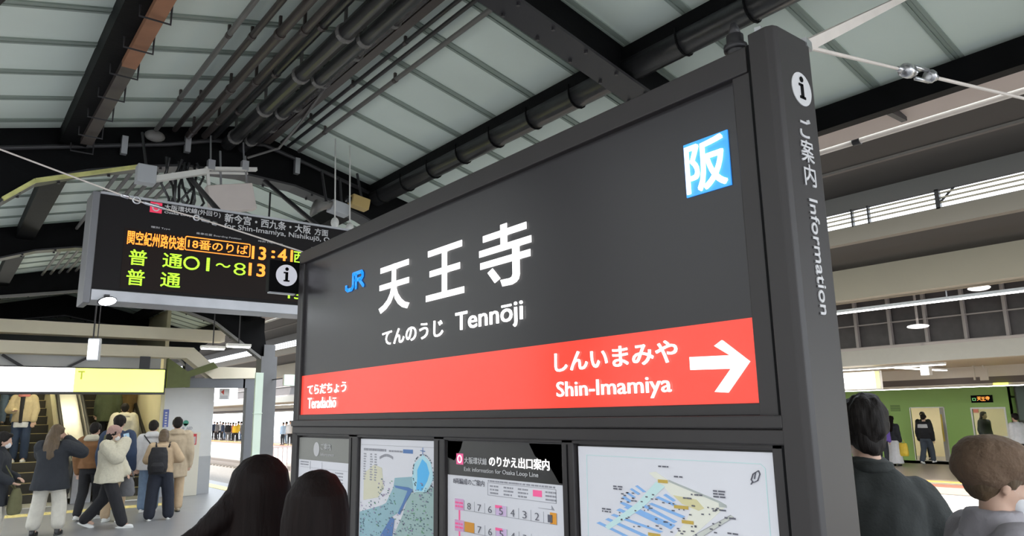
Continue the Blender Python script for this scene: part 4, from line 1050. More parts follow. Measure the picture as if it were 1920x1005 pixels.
mb = MB(); mb.box(23.0, 23.2, Ya, Yb, EYE + .62, EYE + .80); mb.box(23.2, 27, Ya, Yb, EYE + .62, EYE + .7); struct('trim_7', mb, DKW)
mb = MB(); mb.box(22.98, 23.2, Ya, Yb, EYE + .58, EYE + .62); struct('trim_8', mb, FWHITE)
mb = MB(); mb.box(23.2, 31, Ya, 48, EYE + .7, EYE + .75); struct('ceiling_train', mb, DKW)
light('far_light', 'white tube light along the pale fascia of the far platform', 19.3, 19.45, 7.5, 14, EYE + 1.0, tube=MATS['far_tube'])
light('far_light', 'short white tube light crossing the far platform ceiling', 19.6, 22.6, 8.7, 8.85, EYE + 1.0, tube=MATS['far_tube'])
light('far_light', 'long tube light above the green train', 23.5, 23.65, 0, 30, EYE + .54, tube=MATS['far_tube'])
light('far_light', 'tube light over the middle of the far platform', 21.2, 21.35, 14, 60, EYE + 1.0, tube=MATS['far_tube'])
GLOWW = MATS['sign_glow_white']; GLOWY = MATS['sign_glow_yellow']
t = thing('direction_sign', 'glowing white hanging sign with a yellow right end, right of the sign pillar', 'sign', (20, 10.2, 2.2))
mb = MB(); mb.box(19.96, 20.1, 9.40, 11.2, 2.15, 2.64); mb.build('case', WHITEPAINT, t)
mb = MB(); mb.box(19.95, 19.96, 9.52, 11.2, 2.18, 2.61); mb.build('white_face', GLOWW, t)
mb = MB(); mb.box(19.95, 19.96, 9.41, 9.52, 2.18, 2.61); mb.build('yellow_face', GLOWY, t)
mb = MB(); mb.cyl((20.03, 9.6, 2.64), (20.03, 9.6, 2.75), .03, 8); mb.cyl((20.03, 11, 2.64), (20.03, 11, 2.75), .03, 8); mb.build('rod', FWHITE, t)
t = thing('light_box_sign', 'small white glowing cube sign over the far platform', 'sign', (20.5, 8.45, 2.47))
mb = MB(); mb.box(20.5, 20.7, 8.35, 8.57, 2.47, 2.70); mb.build('case', WHITEPAINT, t)
mb = MB(); mb.box(20.49, 20.5, 8.36, 8.56, 2.48, 2.69); mb.build('face', mat('cube_glow', (.9, .9, .9), .4, emit=(1, 1, 1), es=2), t)
mb = MB(); mb.cyl((20.6, 8.46, 2.7), (20.6, 8.46, 2.75), .02, 8); mb.build('rod', FWHITE, t)
t = thing('bracket_sign', 'pale hanging bracket with a tilted plate left of the dark fascia', 'sign', (22.6, 7.9, 2.4))
mb = MB(); mb.box(22.55, 22.6, 8.02, 8.06, 2.36, 2.75); mb.box(22.55, 22.6, 7.70, 7.9, 2.34, 2.66); mb.build('plate', FWHITE, t)
mb = MB(); mb.cyl((22.57, 7.8, 2.6), (22.57, 7.8, 2.76), .02, 6); mb.build('rod', FWHITE, t)
t = thing('warning_lamp', 'yellow glowing lamp on the fascia above the train', 'lamp', (22.9, 7.5, 2.2))
mb = MB(); mb.box(22.9, 22.98, 7.38, 7.72, 2.20, 2.27); mb.build('lens', mat('lamp_yellow', (.8, .75, .1), .4, emit=(.9, .9, .15), es=1.2), t)
t = thing('hanging_monitor', 'dark box hanging at the right end of the green train', 'monitor', (25, 7.9, 1.2))
mb = MB(); mb.box(24.9, 25.2, 7.4, 7.85, 1.21, 2.32); mb.build('case', mat('dark_green', (.05, .075, .065), .5), t, bevel=.02)
mb = MB(); mb.cyl((25.05, 7.6, 2.3), (25.05, 7.6, 2.36), .04, 8); mb.build('rod', DARK_STEEL, t)

# ---- the green train
TG = mat('train_green', (.34, .56, .15), .35, var=.05, vscale=.5)
TX = 27.0
def car(label, y0, y1, dy0, dy1, wy0, wy1, detail):
    t = thing('train_car', label, 'train', (TX + 1.4, (y0 + y1) / 2, -1.1))
    zt, zb = EYE + 1.2, -.35
    m = MB()
    def panel(a, b, z0, z1): m.box(TX, TX + .06, a, b, z0, z1)
    doors = [(dy0, dy1)]; wins = [(wy0, wy1)]
    k = 1
    while dy1 + 4.8 * k < y1 - .5:
        doors.append((dy0 + 4.8 * k, dy1 + 4.8 * k)); wins.append((dy0 + 4.8 * k - 2.9, dy0 + 4.8 * k - .9)); k += 1
    ops = sorted([(a, b, -.14, 1.62) for a, b in doors] + [(a, b, .70, 1.56) for a, b in wins])
    y = y0
    for a, b, z0, z1 in ops:
        panel(y, a, zb, zt); panel(a, b, zb, z0); panel(a, b, z1, zt); y = b
    panel(y, y1, zb, zt)
    m.box(TX, TX + 2.8, y0, y0 + .06, zb, zt); m.box(TX, TX + 2.8, y1 - .06, y1, zb, zt)
    m.prism([(TX, zt), (TX + 2.8, zt), (TX + 2.5, zt + .3), (TX + .3, zt + .3)], 'Y', y0, y1)
    m.build('body', TG, t)
    m = MB(); m.box(TX, TX + 2.8, y0, y1, -.35, -.16); m.build('floor', mat('train_floor', (.30, .28, .25), .6), t)
    m = MB(); m.box(TX + 2.7, TX + 2.76, y0, y1, -.16, zt); m.box(TX + .06, TX + 2.7, y0, y1, 1.9, 1.95); m.build('lining', mat('train_cream', (.70, .60, .42), .6), t)
    m = MB(); m.box(TX + 1.2, TX + 1.5, y0 + .5, y1 - .5, 1.86, 1.9); m.build('ceiling_lamp', mat('train_lamp', (.9, .9, .9), .5, emit=(1, .95, .85), es=7), t)
    for a, b in doors:
        m = MB()
        m.box(TX - .01, TX + .03, a - .03, a, -.14, 1.65); m.box(TX - .01, TX + .03, b, b + .03, -.14, 1.65); m.box(TX - .01, TX + .03, a - .03, b + .03, 1.62, 1.65)
        m.box(TX - .03, TX + .05, a, b, -.16, -.13)
        m.build('door_frame', CHROME, t)
        m = MB(); m.box(TX + .06, TX + .1, a - .02, a + .16, -.14, 1.62); d_ = m.build('door_leaf', mat('door_grey', (.42, .40, .36), .4, metal=.4), t)
        m = MB(); m.box(TX + .055, TX + .06, a + .10, a + .15, .5, 1.4); m.build('warning_strip', mat('strip_yellow', (.75, .55, .08), .5), d_)
    for a, b in wins:
        m = MB(); m.box(TX - .012, TX + .02, a - .05, a, .65, 1.61); m.box(TX - .012, TX + .02, b, b + .05, .65, 1.61); m.box(TX - .012, TX + .02, a, b, .65, .70); m.box(TX - .012, TX + .02, a, b, 1.56, 1.61); f = m.build('window_frame', CHROME, t)
        gm = mat('train_glass', (.9, .95, .92), .05); gm.node_tree.nodes['Principled BSDF'].inputs['Transmission Weight'].default_value = 1.0
        m = MB(); m.box(TX + .02, TX + .026, a, b, .70, 1.56); m.build('glass', gm, f)
    m = MB(); m.box(TX - .004, TX, y0, y1, -.30, -.27); m.build('sill_line', DARK_STEEL, t)
    return t
tr = car('long green commuter train with an open door at the far platform', 8.67, 28.0, 10.70, 11.78, 8.90, 9.82, True)
mb = MB(); mb.box(TX - .03, TX, 9.17, 9.80, 1.76, 2.0); dp = mb.build('destination_display', BLACK_STEEL, tr)
OL = mat('display_orange', (.1, .03, .01), .5, emit=(1, .32, .06), es=1.5)
for ch, yl, z in (('天', 9.62, 1.86), ('王', 9.50, 1.85), ('寺', 9.37, 1.87)):
    text('display_lettering', ch, (TX - .031, yl, z - .03), NY, UZ, .12, .12, OL, dp, .01, .003)
text('display_lettering', '□', (TX - .031, 9.76, 1.83), NY, UZ, .10, .08, mat('display_green', (.02, .1, .02), .5, emit=(.3, .9, .3), es=.8), dp, 0, .003)
mb = MB()
for k in range(5): mb.box(TX - .02, TX, 12.12, 12.45, 1.53 + k * .045, 1.55 + k * .045)
mb.build('vent', mat('vent_green', (.10, .17, .05), .5), tr)
mb = MB(); mb.box(TX + 2.66, TX + 2.70, 8.75, 9.6, 1.28, 1.55); mb.build('advert', mat('advert_teal', (.30, .62, .62), .5), tr)
mb = MB(); mb.box(TX + 2.66, TX + 2.70, 10.6, 11.6, 1.42, 1.56); mb.box(TX + 2.66, TX + 2.70, 11.0, 11.5, 1.10, 1.22); mb.build('advert', mat('advert_red', (.62, .16, .12), .5), tr)
mb = MB(); mb.box(TX + .4, TX + 2.4, 8.2, 8.67, -.2, 2.5); mb.build('gangway', GREYPIPE, tr)
car('next car of the green train, cut off at the right edge', -11.3, 8.2, -10, -8.9, 5.4, 7.3, False)
car('green train car beyond the one with the open door', 28.5, 47.8, 30, 31.2, 32.2, 34.0, False)

# ================================================================== PEOPLE
def cloth(name, col, var=.15, vs=14, bump=.25, rough=.85):
    return mat('cloth_' + name, col, rough, var=var, vscale=vs, bump=bump, bscale=60)
HAIRB = mat('hair_black', (.014, .011, .010), .6, spec=.2, var=.5, vscale=60, stretch=(1, 1, .08), bump=.4, bscale=90)
HAIRD = mat('hair_dark_brown', (.0075, .0045, .004), .6, var=.6, vscale=70, stretch=(1, 1, .07), bump=.3, bscale=100, spec=.10)
HAIRM = mat('hair_brown', (.10, .065, .035), .5, var=.4, vscale=60, stretch=(1, 1, .08), bump=.4, bscale=90)
MASKW = mat('mask_white', (.78, .78, .80), .7)
WHITESHOE = mat('shoe_white', (.75, .75, .74), .5)
BLACKSHOE = mat('shoe_black', (.03, .03, .032), .4)
EYED = mat('eye_dark', (.02, .015, .012), .2)

def rx(v, a):
    c, s_ = math.cos(a), math.sin(a)
    return Vector((v[0], v[1] * c - v[2] * s_, v[1] * s_ + v[2] * c))

class Body:
    """joint positions of one figure, 1.70 m tall, facing +y, right side +x"""
    def __init__(s, lean=0, nod=0, turn=0, legs=None, arms=None, shx=.172, shz=1.365):
        s.P = Vector((0, 0, .95))
        s.la = -R(lean)
        s.leg = {1: [Vector((.09, 0, .92)), Vector((.10, .03, .49)), Vector((.10, -.01, .08))], -1: [Vector((-.09, 0, .92)), Vector((-.10, .03, .49)), Vector((-.10, -.01, .08))]}
        for k, (kn, an) in (legs or {}).items(): s.leg[k][1], s.leg[k][2] = Vector(kn), Vector(an)
        s.arm = {}
        for k in (1, -1):
            sh = s.T((k * shx, -.01, shz))
            s.arm[k] = [sh, sh + Vector((k * .05, -.03, -.28)), sh + Vector((k * .06, .04, -.52))]
        for k, (el, wr) in (arms or {}).items(): s.arm[k][1], s.arm[k][2] = Vector(el), Vector(wr)
        s.neck = s.T((0, -.005, 1.43)); s.nod = nod; s.turn = turn
        s.HM = Matrix.Rotation(-R(turn), 3, 'Z') @ Matrix.Rotation(-R(nod) + s.la * .5, 3, 'X')
        s.head0 = s.T((0, .01, 1.50))
    def T(s, v): return s.P + rx(Vector(v) - s.P, s.la)
    def H(s, v):       # head local (origin at the top of the neck) to figure
        return s.head0 + s.HM @ Vector(v)

def hand(mb, w, el, k, curl=.6, scale=1.0):
    d = (w - el).normalized()
    side = Vector((k, 0, 0)); n = d.cross(side)
    if n.length < .2: side = Vector((0, 1, 0)); n = d.cross(side)
    n.normalize(); side = n.cross(d).normalized() * (1 if k > 0 else -1)
    q = d.cross(n).normalized()
    def pt(a, b, c): return w + (d * a + q * b + n * c) * scale
    mb.capsule(pt(.015, -.02, 0), pt(.075, -.028, 0), .016 * scale, .015 * scale, 8)
    mb.capsule(pt(.015, .0, 0), pt(.08, .0, 0), .018 * scale, .016 * scale, 8)
    mb.capsule(pt(.015, .02, 0), pt(.075, .026, 0), .016 * scale, .014 * scale, 8)
    for b, L in ((-.033, .060), (-.011, .072), (.011, .068), (.032, .052)):
        a0, a1 = .078, .078 + L * .55
        c1 = -L * .25 * curl
        mb.capsule(pt(a0, b, 0), pt(a1, b * 1.08, c1), .0105 * scale, .0098 * scale, 8)
        mb.capsule(pt(a1, b * 1.08, c1), pt(a1 + L * .5 * (1 - .5 * curl), b * 1.1, c1 - L * .5 * curl), .0098 * scale, .0088 * scale, 8)
    mb.capsule(pt(.02, -.03, 0), pt(.055, -.058, -.014), .0125 * scale, .011 * scale, 8)
    mb.capsule(pt(.055, -.058, -.014), pt(.085, -.062, -.03), .011 * scale, .009 * scale, 8)

def person(label, loc, az, h, top, bottom, shoes, hair, lean=0, nod=0, turn=0, legs=None, arms=None, fine=True, group=None, extra=None, seed=1, eyes=False, head_only=False, shx=.172, shz=1.365, ring=.152, tuft=.006):
    t = thing('person', label, 'person', loc, az, h / 1.7, group)
    B = Body(lean, nod, turn, legs, arms, shx, shz)
    vx = .011 if fine else .02
    m = MB()
    # torso
    up = lambda z, ry, rx_, y=0: (B.T((0, y, z)), rx_, ry, (1, 0, 0), rx((0, 1, 0), B.la))
    m.loft([up(.84, .09, .15), up(.92, .105, .165), up(1.05, .09, .135), up(1.18, .10, .15), up(1.30, .10, .15), up(1.37, .08, .11), up(1.44, .05, .06)], 16)
    m.capsule(B.T((0, -.005, 1.38)), B.H((0, -.005, .03)), .058, .052, 12)
    # head
    m.ellipsoid(B.H((0, -.012, .115)), (.074, .094, .088), B.HM); m.ellipsoid(B.H((0, .030, .055)), (.058, .064, .085), B.HM)
    m.capsule(B.H((0, .060, -.012)), B.H((0, .058, -.012)), .024, .024, 8)
    m.capsule(B.H((0, .088, .095)), B.H((0, .106, .050)), .010, .0145, 8)
    for k in (1, -1):
        m.ellipsoid(B.H((k * .074, -.008, .065)), (.012, .02, .033), B.HM, 8, 6)
        m.capsule(B.H((k * .012, .082, .108)), B.H((k * .045, .068, .110)), .011, .010, 8)
        m.ellipsoid(B.H((k * .035, .062, .045)), (.024, .02, .024), B.HM, 8, 6)
    m.capsule(B.H((-.018, .090, .016)), B.H((.018, .090, .016)), .0085, .0085, 8); m.capsule(B.H((-.016, .087, .003)), B.H((.016, .087, .003)), .0085, .0085, 8)
    for k in (1, -1):
        sh, el, wr = B.arm[k]
        m.capsule(sh, el, .050, .040); m.capsule(el, wr, .040, .026)
        if fine: hand(m, wr, el, k)
        else: m.capsule(wr, wr + (wr - el).normalized() * .12, .035, .022, 8)
        hp, kn, an = B.leg[k]
        m.capsule(hp, kn, .085, .055); m.capsule(kn, an, .055, .036); m.capsule(an, an + Vector((0, .13, -.045)), .036, .026)
    if head_only: pass
    blob('body', m, SKIN, t, vx if not head_only else .007, 3)
    if eyes:
        for k in (1, -1):
            e = MB(); e.ellipsoid(B.H((k * .031, .079, .088)), (.014, .008, .007), B.HM, 10, 6); e.build('eye', EYED, t, True, True)
    # top
    if top:
        c, hem, puff, kind = top['mat'], top.get('hem', .78), top.get('puff', .02), top.get('kind', 'jacket')
        fl = top.get('flare', 0)
        m = MB()
        m.loft([up(hem, .125 + puff + fl, .18 + puff + fl), up(hem + .10, .125 + puff + fl * .8, .178 + puff + fl * .8), up(max(1.02, hem + .12), .118 + puff, .165 + puff + fl * .4), up(1.18, .122 + puff, .172 + puff), up(1.30, .122 + puff, .188 + puff), up(1.385, .098 + puff * .7, ring + puff * .6), up(1.435, .072, .105), up(1.462, .064, .070)], 22)
        for k in (1, -1):
            sh, el, wr = B.arm[k]
            sr = top.get('sleeve', .062) + puff * .6
            ws = wr.lerp(el, top.get('cuff', .04))
            m.capsule(sh, el, sr + .008, sr); m.capsule(el, ws, sr, sr * .78)
        if top.get('collar'): m.loft([(B.T((0, -.01, 1.40)), .09, .085), (B.T((0, -.01, 1.50)), .078, .078)], 16)
        if top.get('hood'):
            hm = MB() if top.get('hoodmat') else m
            hm.loft([(B.T((0, -.05, 1.37)), .13, .06), (B.T((0, -.085, 1.41)), .145, .085), (B.T((0, -.075, 1.47)), .12, .075), (B.T((0, -.05, 1.50)), .09, .05)], 16)
            if top.get('hoodmat'): blob('hood', hm, top['hoodmat'], t, .014, 3, .004, 14)
        blob(kind, m, c, t, .014 if fine else .022, 4, top.get('fold', .008), 8, fstretch=(1, 1, .7), seed=seed)
    if bottom:
        c, kind = bottom['mat'], bottom.get('kind', 'trousers')
        m = MB()
        if kind == 'skirt':
            m.loft([((0, 0, bottom.get('hem', .12)), .27, .25), ((0, 0, .4), .235, .20), ((0, 0, .75), .19, .15), ((0, 0, .98), .155, .12)], 22)
        else:
            a, b_ = bottom.get('thigh', .098), bottom.get('ankle', .065)
            m.loft([((0, 0, .80), .165, .11), ((0, 0, .92), .18, .125), (B.T((0, 0, 1.04)), .155, .11)], 18)
            for k in (1, -1):
                hp, kn, an = B.leg[k]
                m.capsule(hp, kn, a, (a + b_) / 2); m.capsule(kn, an + Vector((0, 0, bottom.get('hem', .03))), (a + b_) / 2, b_)
        blob(kind, m, c, t, .014 if fine else .022, 4, .006, 9, fstretch=(1, 1, .5), seed=seed + 3)
    if shoes:
        for k in (1, -1):
            an = B.leg[k][2]
            kn = B.leg[k][1]
            pitch = math.atan2((kn - an).y, (kn - an).z) * .6
            rm = Matrix.Rotation(-pitch if an.z > .1 else 0, 3, 'X')
            s_ = MB()
            def fp(v): return an + rm @ Vector(v)
            s_.ellipsoid(fp((0, .10, -.047)), (.046, .095, .036), rm); s_.ellipsoid(fp((0, -.01, -.038)), (.040, .062, .044), rm); s_.capsule(fp((0, -.012, -.03)), fp((0, -.012, .03)), .042, .042, 10)
            so = blob('shoe', s_, shoes, t, .012 if fine else .02, 2)
            sl = MB(); sl.loft([(fp((0, .05, -.080)), .047, .145, rm @ Vector((1, 0, 0)), rm @ Vector((0, 1, 0))), (fp((0, .05, -.058)), .048, .147, rm @ Vector((1, 0, 0)), rm @ Vector((0, 1, 0)))], 18)
            sl.build('sole', WHITESHOE if shoes is WHITESHOE else BLACKSHOE, so, True, True)
    if hair:
        st_, hm = hair
        m = MB()
        if st_ in ('short', 'long', 'bob'):
            m.ellipsoid(B.H((0, -.028, .130)), (.089, .104, .094), B.HM); m.ellipsoid(B.H((0, -.055, .085)), (.082, .068, .085), B.HM)
            m.ellipsoid(B.H((0, .045, .175)), (.068, .045, .036), B.HM)
            for k in (1, -1): m.ellipsoid(B.H((k * .068, .0, .12)), (.024, .055, .06), B.HM)
        if st_ == 'bob':
            m.loft([(B.H((0, -.045, .12)), .092, .075), (B.H((0, -.05, .03)), .098, .075), (B.H((0, -.045, -.05)), .088, .065)], 16)
        if st_ == 'long':
            m.loft([(B.H((0, -.045, .12)), .092, .078), (B.H((0, -.055, .03)), .100, .075), (B.T((0, -.115, 1.40)), .12, .055), (B.T((0, -.135, 1.28)), .115, .045), (B.T((0, -.14, 1.16)), .08, .03)], 16)
        if st_ == 'bun':
            m.ellipsoid(B.H((0, -.026, .130)), (.085, .100, .090), B.HM); m.ellipsoid(B.H((0, -.055, .085)), (.075, .062, .08), B.HM); m.ellipsoid(B.H((0, -.12, .14)), (.04, .04, .04), B.HM)
        blob('hair', m, hm, t, .010 if fine else .018, 3, tuft, 22 if tuft < .01 else 19, fstretch=(1, 1, .35), seed=seed)
    if extra: extra(t, B)
    return t
def mask(t, B):
    m = MB(); m.ellipsoid(B.H((0, .062, .030)), (.056, .050, .052), B.HM, 16, 10)
    for k in (1, -1): m.capsule(B.H((k * .045, .06, .045)), B.H((k * .08, -.005, .075)), .004, .004, 6)
    blob('face_mask', m, MASKW, t, .008, 2)
def world(t, v): return t.matrix_basis @ Vector(v)

NAVY = cloth('navy_black', (.022, .025, .032)); BLK = cloth('black', (.016, .016, .020)); CREAMC = cloth('cream_pile', (.62, .58, .46), .12, 30, .6)
OFFW = cloth('offwhite', (.62, .59, .52)); BROWNC = cloth('brown', (.23, .11, .045)); NAVYB = cloth('navy_blue', (.03, .05, .10)); OLIVE = cloth('olive', (.13, .125, .06))
WHITEC = cloth('white', (.66, .66, .68)); BEIGEC = cloth('beige', (.46, .37, .26)); TANC = cloth('tan', (.50, .37, .24)); DENIM = cloth('denim', (.16, .23, .34), .25)
DGREEN = cloth('dark_green', (.06, .075, .035)); PINKH = cloth('dusty_pink', (.42, .27, .24), .15, 40, .6); PINKS = cloth('pink_scarf', (.62, .22, .20)); GREYC = cloth('grey', (.16, .16, .17)); SANDC = cloth('sand', (.52, .43, .27))
def bag(name, label, cat, t, pts_c, size, m, strap=None, fold=.006, round_=.03):
    """soft bag in the carrier's space, kept top level"""
    o = thing(name, label, cat, t.location, 0, t.scale[0]); o.rotation_euler = t.rotation_euler
    x, y, z = size; c = Vector(pts_c)
    b = MB(); b.loft([(c + Vector((0, 0, -z)), x * .9, y * .8), (c + Vector((0, 0, -z * .6)), x, y), (c + Vector((0, 0, z * .4)), x * .96, y * .8), (c + Vector((0, 0, z)), x * .8, y * .45)], 18)
    blob('pouch', b, m, o, .013, 3, fold, 9)
    if strap:
        b = MB(); b.tube(strap, .010, 8); b.build('strap', m, o, True, True)
    return o

# 1 woman at the left edge with an olive bag
t = person('person in a navy coat and white mask, cut off by the left edge', (.80, 12.35, 0), 105, 1.52, dict(mat=NAVY, hem=.62, puff=.03, kind='coat', collar=True), dict(mat=OFFW, thigh=.10, ankle=.10), BLACKSHOE, ('long', HAIRB), nod=14, arms={1: ((.26, .02, 1.10), (.17, .20, .98)), -1: ((-.25, .03, 1.10), (-.14, .22, 1.02))}, extra=mask, seed=2)
bag('shoulder_bag', 'olive cloth shoulder bag of the person at the left edge', 'bag', t, (.02, .26, .68), (.13, .10, .19), OLIVE, [(.02, .26, .82), (.10, .20, 1.05), (.16, .02, 1.38), (.1, -.12, 1.38), (-.02, .1, 1.0), (.0, .26, .82)])
# 2 woman with raised arms, white trousers
person('person in a dark navy jacket and white trousers with arms raised to the head', (1.52, 13.25, 0), 25, 1.60, dict(mat=NAVY, hem=.70, puff=.055, flare=.05, sleeve=.075), dict(mat=OFFW, thigh=.115, ankle=.105, hem=.10), BLACKSHOE, ('long', HAIRM), nod=20, turn=25, legs={1: ((.14, .06, .49), (.16, .03, .08)), -1: ((-.14, .02, .49), (-.17, -.04, .08))}, arms={1: ((.38, .10, 1.27), (.14, .17, 1.47)), -1: ((-.24, .20, 1.24), (-.06, .20, 1.44))}, seed=5)
# 3 woman with a pink knit hat walking to the right
def pinkhat(t, B):
    m = MB(); m.ellipsoid(B.H((0, -.015, .150)), (.100, .118, .098), B.HM); m.ellipsoid(B.H((0, -.055, .10)), (.096, .085, .088), B.HM)
    m.loft([(B.H((0, -.02, .09)), .098, .115), (B.H((0, -.02, .135)), .100, .117)], 20)
    blob('knit_hat', m, PINKH, t, .011, 2, .004, 40)
    mask(t, B)
t = person('person in a cream fleece jacket, pink knit hat and black trousers striding right', (2.34, 13.45, 0), 118, 1.55, dict(mat=CREAMC, hem=.76, puff=.075, flare=.03, sleeve=.085, hood=True, collar=True, fold=.014, cuff=.06), dict(mat=BLK, thigh=.115, ankle=.095), WHITESHOE, ('bob', HAIRB), nod=12, legs={1: ((.10, .16, .50), (.10, .30, .08)), -1: ((-.10, -.08, .49), (-.10, -.36, .12))}, arms={1: ((.30, .20, 1.20), (.13, .26, 1.46)), -1: ((-.27, .05, 1.10), (-.22, .20, .92))}, extra=pinkhat, seed=7)
bag('handbag', 'dark grey handbag at the side of the person in the pink hat', 'bag', t, (-.30, .22, .66), (.06, .14, .17), GREYC, [(-.30, .12, .80), (-.30, .16, .93), (-.27, .22, .96), (-.30, .28, .93), (-.30, .32, .80)])
mb = MB(); mb.obox(world(t, (.12, .27, 1.52)), (1, 0, .2), (0, 1, 0), (-.2, 0, 1), .04, .012, .07)
tag(mb.build('phone', mat('phone_pale_blue', (.42, .62, .78), .3), bevel=.004), 'pale blue phone held up by the person in the pink hat', 'phone')
# 4 brown jacket
person('person in a brown jacket with a cream hood and black trousers behind the pink hat', (2.28, 14.75, 0), 35, 1.62, dict(mat=BROWNC, hem=.90, puff=.05, sleeve=.075, hood=True, hoodmat=CREAMC), dict(mat=BLK, thigh=.105, ankle=.07), WHITESHOE, ('short', HAIRB), nod=10, legs={1: ((.10, .10, .5), (.10, .16, .08)), -1: ((-.10, -.02, .49), (-.10, -.16, .10))}, seed=9)
# 5 navy coat
def oliveback(t, B):
    m = MB(); m.loft([(B.T((-.06, -.175, 1.05)), .11, .05), (B.T((-.06, -.19, 1.2)), .12, .06), (B.T((-.06, -.17, 1.40)), .10, .05)], 16)
    blob('shoulder_panel', m, OLIVE, t, .013, 3, .004, 12)
person('person in a navy blue coat with an olive shoulder panel and tan trousers', (2.56, 14.2, 0), 28, 1.74, dict(mat=NAVYB, hem=.78, puff=.05, sleeve=.07, kind='coat'), dict(mat=TANC, thigh=.10, ankle=.075), WHITESHOE, ('short', HAIRB), extra=oliveback, seed=11)
# 6 white jacket
t = person('person in a white jacket and jeans with a black bag strap across the back', (3.32, 15.2, 0), 22, 1.64, dict(mat=WHITEC, hem=.78, puff=.045, sleeve=.07, hood=True), dict(mat=DENIM, thigh=.105, ankle=.085), WHITESHOE, ('short', HAIRB), nod=8, seed=13)
bag('cross_body_bag', 'small black cross body bag of the person in white', 'bag', t, (.24, -.02, .86), (.05, .10, .08), BLK, [(.24, -.02, .94), (.20, -.16, 1.08), (.02, -.19, 1.25), (-.13, -.12, 1.43), (-.12, .06, 1.42), (.1, .19, 1.15), (.24, .03, .94)])
# 7 black backpack
t = person('person in a tan sweater and dark trousers with a bowed head and backpack', (3.20, 13.85, 0), 15, 1.50, dict(mat=TANC, hem=.86, puff=.035, sleeve=.068, fold=.007), dict(mat=cloth('dark_navy', (.018, .022, .036)), thigh=.12, ankle=.105), WHITESHOE, ('bob', HAIRM), lean=12, nod=24, legs={1: ((.15, .04, .49), (.18, .03, .08)), -1: ((-.13, 0, .49), (-.15, -.03, .08))}, arms={1: ((.32, .02, 1.13), (.12, .22, 1.10)), -1: ((-.26, .06, 1.12), (-.06, .26, 1.12))}, seed=15)
o = thing('backpack', 'large black backpack on the person with the bowed head', 'bag', t.location, 0, t.scale[0]); o.rotation_euler = t.rotation_euler
b = MB(); b.loft([((-.06, -.20, .86), .15, .10), ((-.06, -.22, .98), .18, .13), ((-.06, -.15, 1.2), .17, .13), ((-.06, -.08, 1.36), .13, .10)], 18); blob('pack', b, BLK, o, .013, 4, .007, 9)
b = MB(); b.loft([((-.06, -.33, .90), .11, .05), ((-.06, -.34, 1.02), .12, .05), ((-.06, -.30, 1.08), .09, .04)], 14); blob('pocket', b, BLK, o, .013, 3, .004, 9)
for k in (1, -1):
    b = MB(); b.tube([(k * .11, -.06, 1.36), (k * .13, .08, 1.44), (k * .14, .22, 1.30), (k * .16, .16, 1.08), (k * .15, -.05, .95)], .016, 8); b.build('strap', BLK, o, True, True)
# 8 beige coat
person('person in a long beige padded coat beside the white wall', (3.66, 14.85, 0), 8, 1.69, dict(mat=BEIGEC, hem=.62, puff=.05, sleeve=.075, kind='coat', hood=True, fold=.013), dict(mat=TANC, thigh=.10, ankle=.075), mat('shoe_tan', (.45, .36, .25), .6), ('short', HAIRB), nod=6, seed=17)
# escalator riders
def scarf(t, B):
    m = MB(); m.loft([(B.T((0, .01, 1.40)), .12, .11), (B.T((0, .02, 1.46)), .115, .11), (B.T((0, .01, 1.53)), .085, .085)], 16)
    blob('scarf', m, PINKS, t, .012, 3, .008, 16)
    m = MB(); m.loft([(B.T((0, .155, .84)), .035, .012), (B.T((0, .165, 1.1)), .04, .014), (B.T((0, .14, 1.40)), .05, .02)], 12); blob('jacket_placket', m, BLK, t, .010, 1)
    m = MB(); m.loft([(B.T((0, .0, .74)), .185, .145), (B.T((0, .0, .86)), .18, .14)], 18); blob('shirt_hem', m, WHITEC, t, .014, 2, .005, 10)
t = person('person in a beige puffer jacket and pink scarf coming down the left escalator', (1.60, 19.72, .8), 196, 1.72, dict(mat=SANDC, hem=.86, puff=.025, sleeve=.07, fold=.010, collar=True), dict(mat=NAVYB, thigh=.10, ankle=.08), WHITESHOE, ('short', HAIRB), arms={1: ((.25, .03, 1.12), (.14, .2, 1.10)), -1: ((-.24, .02, 1.10), (-.23, .10, .88))}, extra=scarf, seed=19)
person('person in a cream coat on the right escalator, behind the navy coat', (3.52, 19.05, .4), 8, 1.64, dict(mat=CREAMC, hem=.62, puff=.07, sleeve=.085, kind='coat', hood=True), dict(mat=BLK), BLACKSHOE, ('short', HAIRB), seed=21)
person('person in a dark green coat higher on the right escalator, left side', (3.34, 20.08, 1.0), 10, 1.66, dict(mat=DGREEN, hem=.66, puff=.05, kind='coat'), dict(mat=BLK), WHITESHOE, ('short', HAIRB), seed=23)
person('person in a brown coat higher on the right escalator, right side', (3.74, 20.43, 1.2), 5, 1.64, dict(mat=cloth('dull_brown', (.20, .13, .05)), hem=.60, puff=.06, kind='coat'), dict(mat=BLK), BLACKSHOE, ('short', HAIRM), seed=25)
t = person('person in a khaki jacket high on the right escalator, mostly hidden', (3.5, 21.48, 1.8), 5, 1.66, dict(mat=SANDC, hem=.80, puff=.05), dict(mat=GREYC), WHITESHOE, ('short', HAIRB), seed=27)
person('person in black in the row behind the beige puffer jacket on the left escalator', (1.42, 21.1, 1.6), 190, 1.68, dict(mat=BLK, hem=.72, puff=.04), dict(mat=DENIM), BLACKSHOE, ('short', HAIRB), seed=29)

